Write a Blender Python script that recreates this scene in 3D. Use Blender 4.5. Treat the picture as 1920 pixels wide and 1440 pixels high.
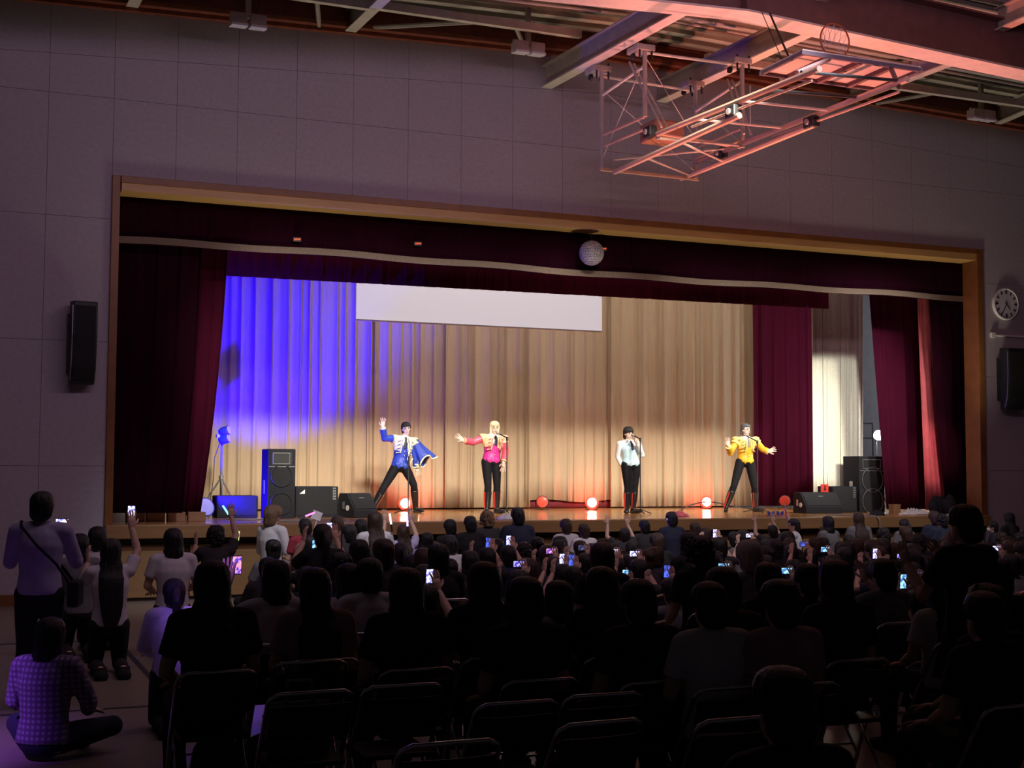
import bpy, math, random
from mathutils import Vector, Matrix, Euler
from mathutils import noise as mnoise
scene = bpy.context.scene
COL = scene.collection
for o in list(bpy.data.objects): bpy.data.objects.remove(o, do_unlink=True)
V = Vector
rnd = random.Random(7)

# ------------------------------------------------------------------ camera
FPX, PITCH, YAW, ROLL = 2487.56, 0.06619, 0.39257, 0.004
CAM = V((-1.862, -19.352, 1.84))
FW = V((math.sin(YAW)*math.cos(PITCH), math.cos(YAW)*math.cos(PITCH), math.sin(PITCH)))
RT = V((math.cos(YAW), -math.sin(YAW), 0)); UP = RT.cross(FW)
RT, UP = RT*math.cos(ROLL)+UP*math.sin(ROLL), UP*math.cos(ROLL)-RT*math.sin(ROLL)
cam = bpy.data.cameras.new('camera'); camo = bpy.data.objects.new('camera', cam); COL.objects.link(camo)
cam.sensor_width = 36; cam.lens = FPX/1920*36; cam.clip_end = 200
m = Matrix((RT, UP, -FW)).transposed().to_4x4(); m.translation = CAM; camo.matrix_world = m
scene.camera = camo

def at(x, y, X=None, Y=None, Z=None):
    """point of the real plane X=, Y= or Z= seen at a photo pixel"""
    d = FW + RT*((x-960)/FPX) - UP*((y-720)/FPX)
    if X is not None: t = (X-CAM.x)/d.x
    elif Y is not None: t = (Y-CAM.y)/d.y
    else: t = (Z-CAM.z)/d.z
    return CAM + d*t
def proj(P):
    d = V(P)-CAM; z = d.dot(FW)
    return 960+FPX*d.dot(RT)/z, 720-FPX*d.dot(UP)/z, FPX/z

# ------------------------------------------------------------------ view, world, lights
vs = scene.view_settings
scene.display_settings.display_device = 'sRGB'
vs.view_transform = 'Standard'; vs.look = 'None'; vs.gamma = 1; vs.use_curve_mapping = False
vs.exposure = 0.0
w = bpy.data.worlds.new('world'); scene.world = w; w.use_nodes = True
w.node_tree.nodes['Background'].inputs[0].default_value = (0.55, 0.48, 0.62, 1)
w.node_tree.nodes['Background'].inputs[1].default_value = 0.015

def aim(o, tgt):
    o.rotation_euler = (V(tgt)-o.location).to_track_quat('-Z', 'Y').to_euler()
def spot(name, loc, tgt, energy, col, size, blend=0.3, rad=0.15):
    l = bpy.data.lights.new(name, 'SPOT'); l.energy = energy; l.color = col
    l.spot_size = math.radians(size); l.spot_blend = blend; l.shadow_soft_size = rad
    o = bpy.data.objects.new(name, l); COL.objects.link(o); o.location = loc; aim(o, tgt); return o
def area(name, loc, tgt, energy, col, sx, sy, spread=180):
    l = bpy.data.lights.new(name, 'AREA'); l.energy = energy; l.color = col; l.shape = 'RECTANGLE'
    l.size = sx; l.size_y = sy; l.spread = math.radians(spread)
    o = bpy.data.objects.new(name, l); COL.objects.link(o); o.location = loc; aim(o, tgt); return o
def point(name, loc, energy, col, rad=0.05):
    l = bpy.data.lights.new(name, 'POINT'); l.energy = energy; l.color = col; l.shadow_soft_size = rad
    o = bpy.data.objects.new(name, l); COL.objects.link(o); o.location = loc; return o

# white front lights on the hall ceiling bar, shining under the valance
for i in range(9):
    x = 2.65+i*1.4; xs = {3: 6.75, 4: 6.35, 5: 10.15}.get(i, x)      # the bar is free of lamps behind the folded goal
    spot('front_spot', (xs, -7.4, 8.0), (x+0.05, 4.6, 1.35), 4500, (1.0, 0.95, 0.80), 19.5, 0.5, 0.55)
for x in (2.5, 7.5, 12.5): spot('front_fill', (x, -7.6, 8.0), (x, -0.9, 1.0), 1250, (0.92, 0.92, 1.0), 36, 0.9, 0.2)  # unseen spots added to lift the front rows
spot('strip_fill', (10.5, -7.4, 8.0), (15.28, 1.1, 2.2), 3600, (1.0, 0.62, 0.60), 6.5, 0.7, 0.15)  # unseen pinkish spot added for the narrow curtain strip
spot('cream_fill', (10.3, -7.4, 8.0), (14.4, 2.8, 2.9), 2700, (1.0, 1.0, 0.93), 18, 0.7, 0.3)  # unseen spot added to brighten the cream curtain
# unseen area light added to brighten the stage wall
area('wall_fill', (3.6, -9.5, 7.45), (3.4, 0, 4.0), 155, (1.0, 0.66, 0.90), 12, 0.5)
# warm border light hung inside the stage house
area('border_light', (9.9, 3.6, 6.5), (9.9, 6.1, 3.0), 112, (1.0, 0.89, 0.80), 8.6, 0.3)
area('screen_fill', (6.83, 2.45, 6.6), (6.83, 2.95, 4.8), 16, (1.0, 0.9, 0.92), 4.6, 0.15)  # unseen area light added to whiten the screen
area('border_fill', (7.4, 1.05, 6.9), (7.4, 2.0, 4.6), 42, (1.0, 0.62, 0.70), 13, 0.2)  # unseen area light added to bring up the border curtain
# blue floods standing on the stage floor at the left
spot('blue_flood', (2.12, 2.98, 1.25), (3.85, 6.1, 4.7), 6200, (0.010, 0.0, 1.0), 58, 0.7, 0.07)
spot('blue_side', (1.88, 2.02, 1.32), (3.0, 2.3, 2.3), 620, (0.02, 0.004, 1.0), 140, 0.6, 0.06)
# pink-red uplights on the hall floor below the roof girder and the folded goal
spot('red_uplight', (9.4, -3.9, 0.9), (9.6, -4.5, 8.0), 2300, (1.0, 0.26, 0.20), 72, 0.7, 0.1)
spot('red_uplight', (6.0, -3.7, 0.9), (6.4, -4.4, 8.0), 1100, (1.0, 0.28, 0.21), 56, 0.8, 0.1)
spot('red_uplight', (7.9, -3.3, 1.0), (7.9, -3.3, 6.5), 520, (1.0, 0.36, 0.20), 44, 0.6, 0.05)  # extra spot added to brighten the goal rails
# unseen spots added in place of warm bounce from the stage to the roof
for x in (2.5, 8.5, 14.0): spot('roof_fill', (x, -0.9, 1.15), (x, -2.2, 9.0), 330, (1.0, 0.86, 0.64), 110, 0.9, 0.3)
# purple beam grazing the hall floor on the left
spot('purple_beam', (-3.6, -12.5, 3.6), (-1.95, -9.75, 0), 1200, (0.40, 0.13, 1.0), 25, 1.0, 0.1)
spot('purple_beam', (-1.5, -13.5, 4.2), (0.45, -8.7, 0), 900, (0.34, 0.15, 1.0), 15, 0.9, 0.1)
# white lights in the right wing
spot('wing_fill_spot', (16.9, 2.05, 3.0), (14.4, 2.8, 2.3), 200, (1.0, 0.98, 0.92), 70, 0.9, 0.12)  # spot added behind the leg curtain to light the cream one
point('wing_fill', (17.3, 3.4, 4.0), 150, (0.92, 0.95, 1.0), 0.2)

# ------------------------------------------------------------------ materials
MATS = {}
def mat(name, col, rough=0.7, metal=0.0, var=0.12, scale=6.0, bump=0.0, bscale=60.0, emit=None, estr=0.0, spec=0.5, stretch=(1,1,1), sheen=0.0):
    if name in MATS: return MATS[name]
    M = bpy.data.materials.new(name); M.use_nodes = True; nt = M.node_tree; b = nt.nodes['Principled BSDF']
    b.inputs['Roughness'].default_value = rough; b.inputs['Metallic'].default_value = metal
    b.inputs['Specular IOR Level'].default_value = spec
    if sheen: b.inputs['Sheen Weight'].default_value = sheen
    tc = nt.nodes.new('ShaderNodeTexCoord'); mp = nt.nodes.new('ShaderNodeMapping'); mp.inputs['Scale'].default_value = stretch
    nt.links.new(tc.outputs['Object'], mp.inputs['Vector'])
    n = nt.nodes.new('ShaderNodeTexNoise'); n.inputs['Scale'].default_value = scale; n.inputs['Detail'].default_value = 4
    nt.links.new(mp.outputs['Vector'], n.inputs['Vector'])
    r = nt.nodes.new('ShaderNodeValToRGB'); r.color_ramp.elements[0].position = 0.3; r.color_ramp.elements[1].position = 0.7
    r.color_ramp.elements[0].color = tuple(c*(1-var) for c in col)+(1,); r.color_ramp.elements[1].color = tuple(min(1, c*(1+var)) for c in col)+(1,)
    nt.links.new(n.outputs['Fac'], r.inputs['Fac']); nt.links.new(r.outputs['Color'], b.inputs['Base Color'])
    if bump:
        n2 = nt.nodes.new('ShaderNodeTexNoise'); n2.inputs['Scale'].default_value = bscale; nt.links.new(mp.outputs['Vector'], n2.inputs['Vector'])
        bp = nt.nodes.new('ShaderNodeBump'); bp.inputs['Strength'].default_value = bump; bp.inputs['Distance'].default_value = 0.01
        nt.links.new(n2.outputs['Fac'], bp.inputs['Height']); nt.links.new(bp.outputs['Normal'], b.inputs['Normal'])
    if emit:
        b.inputs['Emission Color'].default_value = emit+(1,); b.inputs['Emission Strength'].default_value = estr
    MATS[name] = M; return M
def checkmat(name, c1, c2, scale):
    M = mat(name, c1, 0.9); nt = M.node_tree; b = nt.nodes['Principled BSDF']
    tc = nt.nodes.new('ShaderNodeTexCoord'); w1 = nt.nodes.new('ShaderNodeTexWave'); w2 = nt.nodes.new('ShaderNodeTexWave')
    for w_, ax in ((w1, 'X'), (w2, 'Z')):
        w_.bands_direction = ax; w_.inputs['Scale'].default_value = scale; nt.links.new(tc.outputs['Object'], w_.inputs['Vector'])
    a = nt.nodes.new('ShaderNodeMath'); a.operation = 'MULTIPLY'
    nt.links.new(w1.outputs['Fac'], a.inputs[0]); nt.links.new(w2.outputs['Fac'], a.inputs[1])
    mx = nt.nodes.new('ShaderNodeMix'); mx.data_type = 'RGBA'; mx.inputs[6].default_value = c1+(1,); mx.inputs[7].default_value = c2+(1,)
    nt.links.new(a.outputs[0], mx.inputs[0]); nt.links.new(mx.outputs[2], b.inputs['Base Color'])
    return M
def woodmat(name, c1, c2, rough, stretch, scale=3.0, coat=0.0):
    M = mat(name, c1, rough); nt = M.node_tree; b = nt.nodes['Principled BSDF']
    tc = nt.nodes.new('ShaderNodeTexCoord'); mp = nt.nodes.new('ShaderNodeMapping'); mp.inputs['Scale'].default_value = stretch
    nt.links.new(tc.outputs['Object'], mp.inputs['Vector'])
    n = nt.nodes.new('ShaderNodeTexNoise'); n.inputs['Scale'].default_value = scale; n.inputs['Detail'].default_value = 6; n.inputs['Distortion'].default_value = 0.6
    nt.links.new(mp.outputs['Vector'], n.inputs['Vector'])
    mx = nt.nodes.new('ShaderNodeMix'); mx.data_type = 'RGBA'; mx.inputs[6].default_value = c1+(1,); mx.inputs[7].default_value = c2+(1,)
    nt.links.new(n.outputs['Fac'], mx.inputs[0]); nt.links.new(mx.outputs[2], b.inputs['Base Color'])
    if coat: b.inputs['Coat Weight'].default_value = coat; b.inputs['Coat Roughness'].default_value = 0.07
    return M
def emat(name, col, s):
    if name in MATS: return MATS[name]
    return mat(name, (0.02, 0.02, 0.02), 0.4, emit=col, estr=s)
def screenmat(name, c1, c2, s, scale=60):
    """a lit phone display showing a blurry picture"""
    if name in MATS: return MATS[name]
    M = mat(name, (0.02, 0.02, 0.02), 0.2, emit=c1, estr=s); nt = M.node_tree; b = nt.nodes['Principled BSDF']
    tc = nt.nodes.new('ShaderNodeTexCoord'); n = nt.nodes.new('ShaderNodeTexNoise'); n.inputs['Scale'].default_value = scale; n.inputs['Detail'].default_value = 1
    nt.links.new(tc.outputs['Object'], n.inputs['Vector'])
    r = nt.nodes.new('ShaderNodeValToRGB'); r.color_ramp.elements[0].position = 0.42; r.color_ramp.elements[1].position = 0.58
    r.color_ramp.elements[0].color = c2+(1,); r.color_ramp.elements[1].color = c1+(1,)
    nt.links.new(n.outputs['Fac'], r.inputs['Fac']); nt.links.new(r.outputs['Color'], b.inputs['Emission Color'])
    return M

M_WALL = mat('wall_board', (0.43, 0.39, 0.44), 0.95, var=0.07, scale=18, bump=0.25, bscale=160)
M_WALLG = mat('wall_gap', (0.12, 0.11, 0.12), 0.95)
M_TRIM = woodmat('trim_wood', (0.15, 0.052, 0.014), (0.30, 0.125, 0.034), 0.4, (1, 1, 1), 4)
M_TRIMV = woodmat('trim_wood_light', (0.46, 0.26, 0.09), (0.62, 0.38, 0.15), 0.4, (0.4, 4, 4), 3)
M_NOSE = woodmat('stage_wood', (0.20, 0.10, 0.035), (0.32, 0.17, 0.065), 0.5, (0.3, 5, 5), 3)
M_SFLOOR = woodmat('stage_floor_wood', (0.40, 0.185, 0.058), (0.52, 0.26, 0.09), 0.25, (0.25, 9, 1), 2, 0.4)
M_SPANEL = woodmat('stage_panel_wood', (0.25, 0.14, 0.05), (0.36, 0.21, 0.085), 0.55, (0.3, 5, 5), 3)
M_DARKW = mat('dark_wood', (0.04, 0.022, 0.012), 0.6)
M_FLOOR = woodmat('hall_floor_wood', (0.20, 0.17, 0.14), (0.27, 0.23, 0.19), 0.38, (0.3, 8, 1), 2)
M_LINE = mat('court_line', (0.03, 0.03, 0.04), 0.5)
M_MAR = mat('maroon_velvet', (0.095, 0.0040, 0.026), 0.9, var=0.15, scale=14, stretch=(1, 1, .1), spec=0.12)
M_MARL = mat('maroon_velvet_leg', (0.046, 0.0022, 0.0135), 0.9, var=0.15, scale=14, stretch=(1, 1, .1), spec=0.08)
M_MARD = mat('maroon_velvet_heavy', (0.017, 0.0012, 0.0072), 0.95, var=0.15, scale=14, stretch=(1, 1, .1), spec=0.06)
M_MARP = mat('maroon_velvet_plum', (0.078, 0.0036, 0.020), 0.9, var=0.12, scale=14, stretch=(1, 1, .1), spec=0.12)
M_TAN = mat('tan_cloth', (0.46, 0.345, 0.225), 0.85, var=0.06, scale=40, bump=0.1, bscale=200, stretch=(1, 1, .05))
M_CREAM = mat('cream_cloth', (0.78, 0.74, 0.62), 0.85, var=0.05, scale=20)
M_FRINGE = mat('gold_fringe', (0.15, 0.10, 0.078), 0.7, var=0.25, scale=60, stretch=(3, 3, .3))
M_SCREEN = mat('screen_white_glow', (0.80, 0.78, 0.80), 0.9, var=0.02, emit=(1.0, 0.88, 0.93), estr=0.55)  # glow put into the sheet so that it looks lit
M_BLACK = mat('black_paint', (0.018, 0.018, 0.020), 0.5, var=0.3)
M_BLACKR = mat('black_carpet', (0.024, 0.024, 0.030), 0.9, var=0.3, scale=90, spec=0.12)
M_GRILLE = mat('grille', (0.022, 0.022, 0.025), 0.8, spec=0.2, var=0.3, scale=120, bump=0.4, bscale=260)
M_GREY = mat('grey_metal', (0.35, 0.35, 0.36), 0.4, 0.7)
M_CHROME = mat('chrome', (0.62, 0.62, 0.66), 0.18, 1.0, var=0.04)
M_STEEL = mat('painted_steel', (0.42, 0.37, 0.33), 0.6, var=0.12)
M_STEELB = mat('cream_steel', (0.66, 0.60, 0.52), 0.55, var=0.1)
M_DECK = mat('roof_deck', (0.27, 0.245, 0.20), 0.7, var=0.25, scale=3, stretch=(.3, 4, 1))
M_RIB = mat('roof_rib', (0.50, 0.47, 0.40), 0.6, var=0.2, scale=4)
M_RUST = mat('rust_channel', (0.22, 0.055, 0.028), 0.7, var=0.25)
M_GIRD = mat('girder_brown', (0.17, 0.085, 0.08), 0.6, var=0.12)
M_FLANGE = mat('girder_flange', (0.70, 0.60, 0.55), 0.6, var=0.08)
M_RAIL = mat('goal_rail', (0.72, 0.46, 0.34), 0.3, 0.35, var=0.08)
M_WHITEP = mat('white_paint', (0.80, 0.80, 0.78), 0.5, var=0.04)
M_BOARD = mat('goal_board', (0.62, 0.50, 0.46), 0.4, var=0.06)
M_ORANGE = mat('orange_ring', (0.45, 0.10, 0.03), 0.5)
M_NET = mat('net_cord', (0.55, 0.5, 0.5), 0.9)
M_GLASS = mat('lamp_glass', (0.75, 0.72, 0.78), 0.15, var=0.05)
M_PINKBOX = mat('lamp_box', (0.50, 0.38, 0.37), 0.5)
M_WHITE = mat('white_plastic', (0.75, 0.75, 0.75), 0.5)
M_RED = mat('red_plastic', (0.65, 0.04, 0.03), 0.4)
M_YEL = mat('yellow_plastic', (0.75, 0.5, 0.03), 0.5)
M_BLUEP = mat('blue_own_and_lit', (0.03, 0.05, 0.35), 0.4)
M_WOODB = woodmat('box_wood', (0.25, 0.12, 0.06), (0.36, 0.2, 0.1), 0.6, (1, 4, 4))
M_WINGW = mat('wing_wall', (0.45, 0.48, 0.55), 0.9, var=0.08)
M_RUBBER = mat('rubber', (0.02, 0.02, 0.02), 0.8)

# ------------------------------------------------------------------ mesh builder
class MB:
    def __init__(s): s.v = []; s.f = []; s.m = []
    def add(s, vs, fs, m=0):
        b = len(s.v); s.v += [tuple(v) for v in vs]; s.f += [tuple(b+i for i in f) for f in fs]; s.m += [m]*len(fs); return s
    def box(s, c, size, m=0, rot=None):
        hx, hy, hz = (d/2 for d in size); c = V(c)
        P = [V((x, y, z)) for x in (-hx, hx) for y in (-hy, hy) for z in (-hz, hz)]
        if rot is not None: P = [rot @ p for p in P]
        return s.add([c+p for p in P], [(0,1,3,2),(4,6,7,5),(0,4,5,1),(2,3,7,6),(0,2,6,4),(1,5,7,3)], m)
    def prism(s, poly, y0, y1, m=0):
        """polygon in XZ extruded along Y"""
        n = len(poly); vs = [(x, y0, z) for x, z in poly]+[(x, y1, z) for x, z in poly]
        return s.add(vs, [tuple(range(n)), tuple(range(2*n-1, n-1, -1))]+[(i, i+n, (i+1) % n+n, (i+1) % n) for i in range(n)], m)
    def prismx(s, poly, x0, x1, m=0):
        """polygon in YZ extruded along X"""
        n = len(poly); vs = [(x0, y, z) for y, z in poly]+[(x1, y, z) for y, z in poly]
        return s.add(vs, [tuple(range(n)), tuple(range(2*n-1, n-1, -1))]+[(i, i+n, (i+1) % n+n, (i+1) % n) for i in range(n)], m)
    def sweep(s, pts, secs, n=10, side=None, m=0, caps=True, closed=False):
        pts = [V(p) for p in pts]; N = len(pts); rings = []
        prev = None
        for i, p in enumerate(pts):
            t = (pts[(i+1) % N]-pts[i-1]) if closed else (pts[min(i+1, N-1)]-pts[max(i-1, 0)])
            if t.length < 1e-9: t = V((0, 0, 1))
            t.normalize()
            ref = V(side) if side is not None else (prev if prev is not None else (V((1, 0, 0)) if abs(t.x) < .8 else V((0, 1, 0))))
            a = ref-t*ref.dot(t)
            if a.length < 1e-6: a = t.orthogonal()
            a.normalize(); b = t.cross(a); prev = a
            sc = secs[i] if isinstance(secs, (list, tuple)) and isinstance(secs[0], (list, tuple)) else ((secs[i], secs[i]) if isinstance(secs, (list, tuple)) else (secs, secs))
            rings.append([p+a*(sc[0]*math.cos(2*math.pi*k/n))+b*(sc[1]*math.sin(2*math.pi*k/n)) for k in range(n)])
        vs = [v for r in rings for v in r]; fs = []
        for i in range(N if closed else N-1):
            j = (i+1) % N
            for k in range(n):
                k2 = (k+1) % n; fs.append((i*n+k, i*n+k2, j*n+k2, j*n+k))
        if caps and not closed: fs += [tuple(range(n-1, -1, -1)), tuple((N-1)*n+k for k in range(n))]
        return s.add(vs, fs, m)
    def limb(s, pts, r, n=8, m=0):
        """tapered tube with rounded ends"""
        pts = [V(p) for p in pts]; r = list(r)
        d0 = (pts[0]-pts[1]).normalized(); d1 = (pts[-1]-pts[-2]).normalized()
        P = [pts[0]+d0*r[0]*.9, pts[0]+d0*r[0]*.6]+pts+[pts[-1]+d1*r[-1]*.6, pts[-1]+d1*r[-1]*.9]
        R = [r[0]*.35, r[0]*.75]+r+[r[-1]*.75, r[-1]*.35]
        return s.sweep(P, R, n, m=m)
    def tube(s, pts, r, n=8, m=0, closed=False): return s.sweep(pts, r, n, m=m, closed=closed)
    def lathe(s, prof, n=20, c=(0, 0, 0), ax=(0, 0, 1), m=0):
        """prof = [(radius, height)] about axis ax"""
        q = V((0, 0, 1)).rotation_difference(V(ax)); c = V(c); vs = []; fs = []
        for r, h in prof: vs += [c+q @ V((r*math.cos(2*math.pi*k/n), r*math.sin(2*math.pi*k/n), h)) for k in range(n)]
        for i in range(len(prof)-1):
            for k in range(n):
                k2 = (k+1) % n; fs.append((i*n+k, i*n+k2, (i+1)*n+k2, (i+1)*n+k))
        fs += [tuple(range(n-1, -1, -1)), tuple((len(prof)-1)*n+k for k in range(n))]
        return s.add(vs, fs, m)
    def ell(s, c, r, nu=12, nv=8, rot=None, m=0):
        c = V(c); vs = []; fs = []
        for j in range(nv+1):
            t = math.pi*j/nv
            for k in range(nu):
                p = V((r[0]*math.sin(t)*math.cos(2*math.pi*k/nu), r[1]*math.sin(t)*math.sin(2*math.pi*k/nu), -r[2]*math.cos(t)))
                vs.append(c+(rot @ p if rot is not None else p))
        for j in range(nv):
            for k in range(nu):
                k2 = (k+1) % nu; fs.append((j*nu+k, j*nu+k2, (j+1)*nu+k2, (j+1)*nu+k))
        return s.add(vs, fs, m)
    def xf(s, M):
        s.v = [tuple(M @ V(v)) for v in s.v]; return s
    def mesh(s, name, mats=(), smooth=False):
        me = bpy.data.meshes.new(name); me.from_pydata(s.v, [], s.f)
        for M in mats: me.materials.append(M)
        if any(s.m): me.polygons.foreach_set('material_index', s.m)
        if smooth: me.polygons.foreach_set('use_smooth', [True]*len(me.polygons))
        me.update(); return me
    def build(s, name, mats, parent=None, loc=None, smooth=False, bevel=0.0, rel=None):
        """loc: object origin (verts given in world space); rel: origin of the parent thing to subtract"""
        if not isinstance(mats, (list, tuple)): mats = [mats]
        off = loc if loc is not None else rel
        if off is not None: s.xf(Matrix.Translation(-V(off)))
        return obj(name, s.mesh(name, mats, smooth), parent, loc, bevel)
def obj(name, me, parent=None, loc=None, bevel=0.0):
    o = bpy.data.objects.new(name, me); COL.objects.link(o)
    if loc is not None: o.location = loc
    if parent is not None: o.parent = parent
    if bevel:
        b = o.modifiers.new('bevel', 'BEVEL'); b.width = bevel; b.segments = 2; b.limit_method = 'ANGLE'
    return o
def tag(o, label=None, cat=None, group=None, kind=None):
    if label: o['label'] = label
    if cat: o['category'] = cat
    if group: o['group'] = group
    if kind: o['kind'] = kind
    return o
def thing(name, label, cat, loc=(0, 0, 0), group=None, rz=0.0):
    o = bpy.data.objects.new(name, None); COL.objects.link(o); o.location = loc; o.rotation_euler = (0, 0, rz); o.empty_display_size = .2
    return tag(o, label, cat, group)
def dup(root, loc, rz=None, label=None, group=None, parent=None):
    r = root.copy(); COL.objects.link(r); r.parent = parent
    if loc is not None: r.location = loc
    if rz is not None: r.rotation_euler = (0, 0, rz)
    if label: r['label'] = label
    if group: r['group'] = group
    for ch in root.children: dup(ch, None, parent=r)
    return r
# ------------------------------------------------------------------ the setting
W, ZS, ZT = 15.634, 1.0766, 6.02
PW = 0.878; XC = 7.82
def gab(x, z0, k): return z0-k*abs(x-XC)
def zj1(x): return gab(x, 8.09, 0.047)
def ztop(x): return gab(x, 8.635, 0.025)

# hall floor
b = MB(); b.add([(-9, -22, 0), (22, -22, 0), (22, .2, 0), (-9, .2, 0), (-9, -22, -.2), (22, -22, -.2), (22, .2, -.2), (-9, .2, -.2)],
                [(0, 1, 2, 3), (7, 6, 5, 4), (0, 4, 5, 1), (1, 5, 6, 2), (2, 6, 7, 3), (3, 7, 4, 0)])
floor = tag(b.build('floor', M_FLOOR), kind='structure')
for p0, p1 in (((-4, -8.55), (3, -8.55)), ((-4, -4.2), (-.2, -4.2)), ((-.25, -12), (-.25, -4.2))):
    d = V((p1[0]-p0[0], p1[1]-p0[1], 0)); n_ = V((-d.y, d.x, 0)).normalized()*.025
    q = MB(); P = [V((p0[0], p0[1], .004)), V((p1[0], p1[1], .004))]
    q.add([P[0]+n_, P[0]-n_, P[1]-n_, P[1]+n_, P[0]+n_-V((0, 0, .006)), P[0]-n_-V((0, 0, .006)), P[1]-n_-V((0, 0, .006)), P[1]+n_-V((0, 0, .006))],
          [(0, 1, 2, 3), (4, 7, 6, 5), (0, 4, 5, 1), (2, 6, 7, 3), (1, 5, 6, 2), (0, 3, 7, 4)])
    q.build('court_line', M_LINE, floor)

# stage wall: core plus boards
b = MB()
b.prism([(-5, 0), (0, 0), (0, ZT), (-5, ZT)], .03, .35)
b.prism([(W, 0), (21, 0), (21, ZT), (W, ZT)], .03, .35)
b.prism([(-5, ZT), (XC, ZT), (XC, ztop(XC)), (-5, ztop(-5))], .03, .35)
b.prism([(XC, ZT), (21, ZT), (21, ztop(21)), (XC, ztop(XC))], .03, .35)
wall = tag(b.build('wall_stage', M_WALLG), kind='structure')
G = .0025
def board(x0, x1, za, zb):
    """board between x0..x1; za, zb functions or values for lower and upper edge"""
    fa = za if callable(za) else (lambda x: za); fb = zb if callable(zb) else (lambda x: zb)
    xs = [x0+G, x1-G]
    if x0 < XC < x1 and (callable(za) or callable(zb)): xs = [x0+G, XC, x1-G]
    poly = [(x, fa(x)+G) for x in xs]+[(x, fb(x)-G) for x in reversed(xs)]
    MB().prism(poly, 0.0, .03).build('wall_board', M_WALL, wall)
rows = [.146, 1.90, 3.64, 5.39, 7.125]
k0, k1 = -4, 20
for k in range(k0, k1):
    x0, x1 = k*PW, (k+1)*PW
    for z0, z1 in zip(rows[:-1], rows[1:]):
        if x1 <= 0.01 or x0 >= W-.2:            # beside the opening
            xa = max(x0, W) if x0 >= W-.9 and x0 < W else x0
            board(xa, x1, z0, z1)
        elif x0 < W < x1:
            if z1 <= ZT: board(W, x1, z0, z1)
            else:
                board(W, x1, z0, ZT); board(x0, x1, ZT, z1)
        elif z1 > ZT: board(x0, x1, max(z0, ZT), z1)
    board(x0, x1, 7.125, zj1); board(x0, x1, zj1, ztop)
for nm, xa, xb in (('baseboard_left', -5, -.02), ('baseboard_right', W+.02, 21)):
    b = MB(); b.prism([(xa, 0), (xb, 0), (xb, .145), (xa, .145)], -.025, .0); tag(b.build(nm, M_TRIM), kind='structure')

# proscenium frame
def trimframe(nm, polyF, polyI):
    pass
b = MB(); b.box((.055, .16, (ZT+.98)/2), (.11, .40, ZT-.98)); t1 = tag(b.build('trim_1', M_TRIM, bevel=.006), kind='structure')
b = MB(); b.box((W-.07, .16, (ZT+.98)/2), (.14, .40, ZT-.98)); tag(b.build('trim_2', M_TRIM, bevel=.006), kind='structure')
b = MB(); b.box((W/2, .16, ZT-.05), (W-.24, .40, .10)); t3 = tag(b.build('trim_3', M_TRIM, bevel=.006), kind='structure')
b = MB(); b.box((W/2, .20, ZT-.155), (W-.26, .44, .11)); b.build('soffit_board', M_TRIMV, t3)

# stage platform
b = MB(); b.box((8.7, 4.25, ZS-.04), (20.4, 8.2, .08)); sfl = tag(b.build('floor_stage', M_SFLOOR), kind='structure')
b = MB(); b.box((W/2, .01, ZS-.095), (W-.02, .30, .19)); nose = tag(b.build('trim_4', M_NOSE, bevel=.01), kind='structure')
b = MB(); b.box((W/2, .16, (ZS-.19)/2), (W, .12, ZS-.19)); sfr = tag(b.build('wall_stage_front', M_DARKW), kind='structure')
px = 0.0; k = 0
while px < W-.2:
    wd = min(1.16, W-px); b = MB(); b.box((px+wd/2, .08, .42), (wd-.085, .05, .74)); b.build('front_panel', M_SPANEL, sfr, bevel=.008)
    px += wd

# stage house behind the proscenium
b = MB(); b.box((-1.6, 4.2, 4.0), (.2, 8.2, 8)); tag(b.build('wall_stage_left', M_DARKW), kind='structure')
b = MB(); b.box((19.0, 4.2, 4.0), (.2, 8.2, 8)); wr = tag(b.build('wall_stage_right', M_WINGW), kind='structure')
b = MB(); b.box((8.8, 8.4, 4.0), (21, .2, 8)); wb = tag(b.build('wall_stage_back', M_WINGW), kind='structure')
b = MB(); b.box((8.8, 4.4, 7.6), (21, 8.1, .2)); tag(b.build('ceiling_stage', M_DARKW), kind='structure')
for z in (3.4, 4.9): MB().box((17.4, 8.27, z), (2.6, .06, .05)).build('wall_rail', M_DARKW, wb)

# ---------------------------------------------------------------- roof
def zd(x): return gab(x, 9.05, .03)
b = MB()
for xa, xb in ((-9, XC), (XC, 22)):
    b.add([(xa, .35, zd(xa)), (xb, .35, zd(xb)), (xb, -22, zd(xb)), (xa, -22, zd(xa)),
           (xa, .35, zd(xa)+.1), (xb, .35, zd(xb)+.1), (xb, -22, zd(xb)+.1), (xa, -22, zd(xa)+.1)],
          [(0, 3, 2, 1), (4, 5, 6, 7), (0, 1, 5, 4), (2, 3, 7, 6), (1, 2, 6, 5), (0, 4, 7, 3)])
ceil = tag(b.build('ceiling', M_DECK), kind='structure')
def gbar(name, M, y0, y1, dz0, dz1, x0=-5, x1=20):
    """bar following the gable between y0..y1, hung dz below the deck"""
    q = MB()
    for xa, xb in ((x0, XC), (XC, x1)):
        q.add([(xa, y0, zd(xa)-dz0), (xb, y0, zd(xb)-dz0), (xb, y1, zd(xb)-dz0), (xa, y1, zd(xa)-dz0),
               (xa, y0, zd(xa)-dz1), (xb, y0, zd(xb)-dz1), (xb, y1, zd(xb)-dz1), (xa, y1, zd(xa)-dz1)],
              [(0, 1, 2, 3), (7, 6, 5, 4), (0, 4, 5, 1), (2, 6, 7, 3), (1, 5, 6, 2), (0, 3, 7, 4)])
    return q.build(name, M, ceil)
for i in range(13):
    y = -.42-.34*i
    gbar('roof_rib', M_RIB if i % 2 else M_DECK, y, y-.13, -.02, .07)
gbar('edge_channel', M_RUST, .02, -.10, .02, .42)
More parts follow.
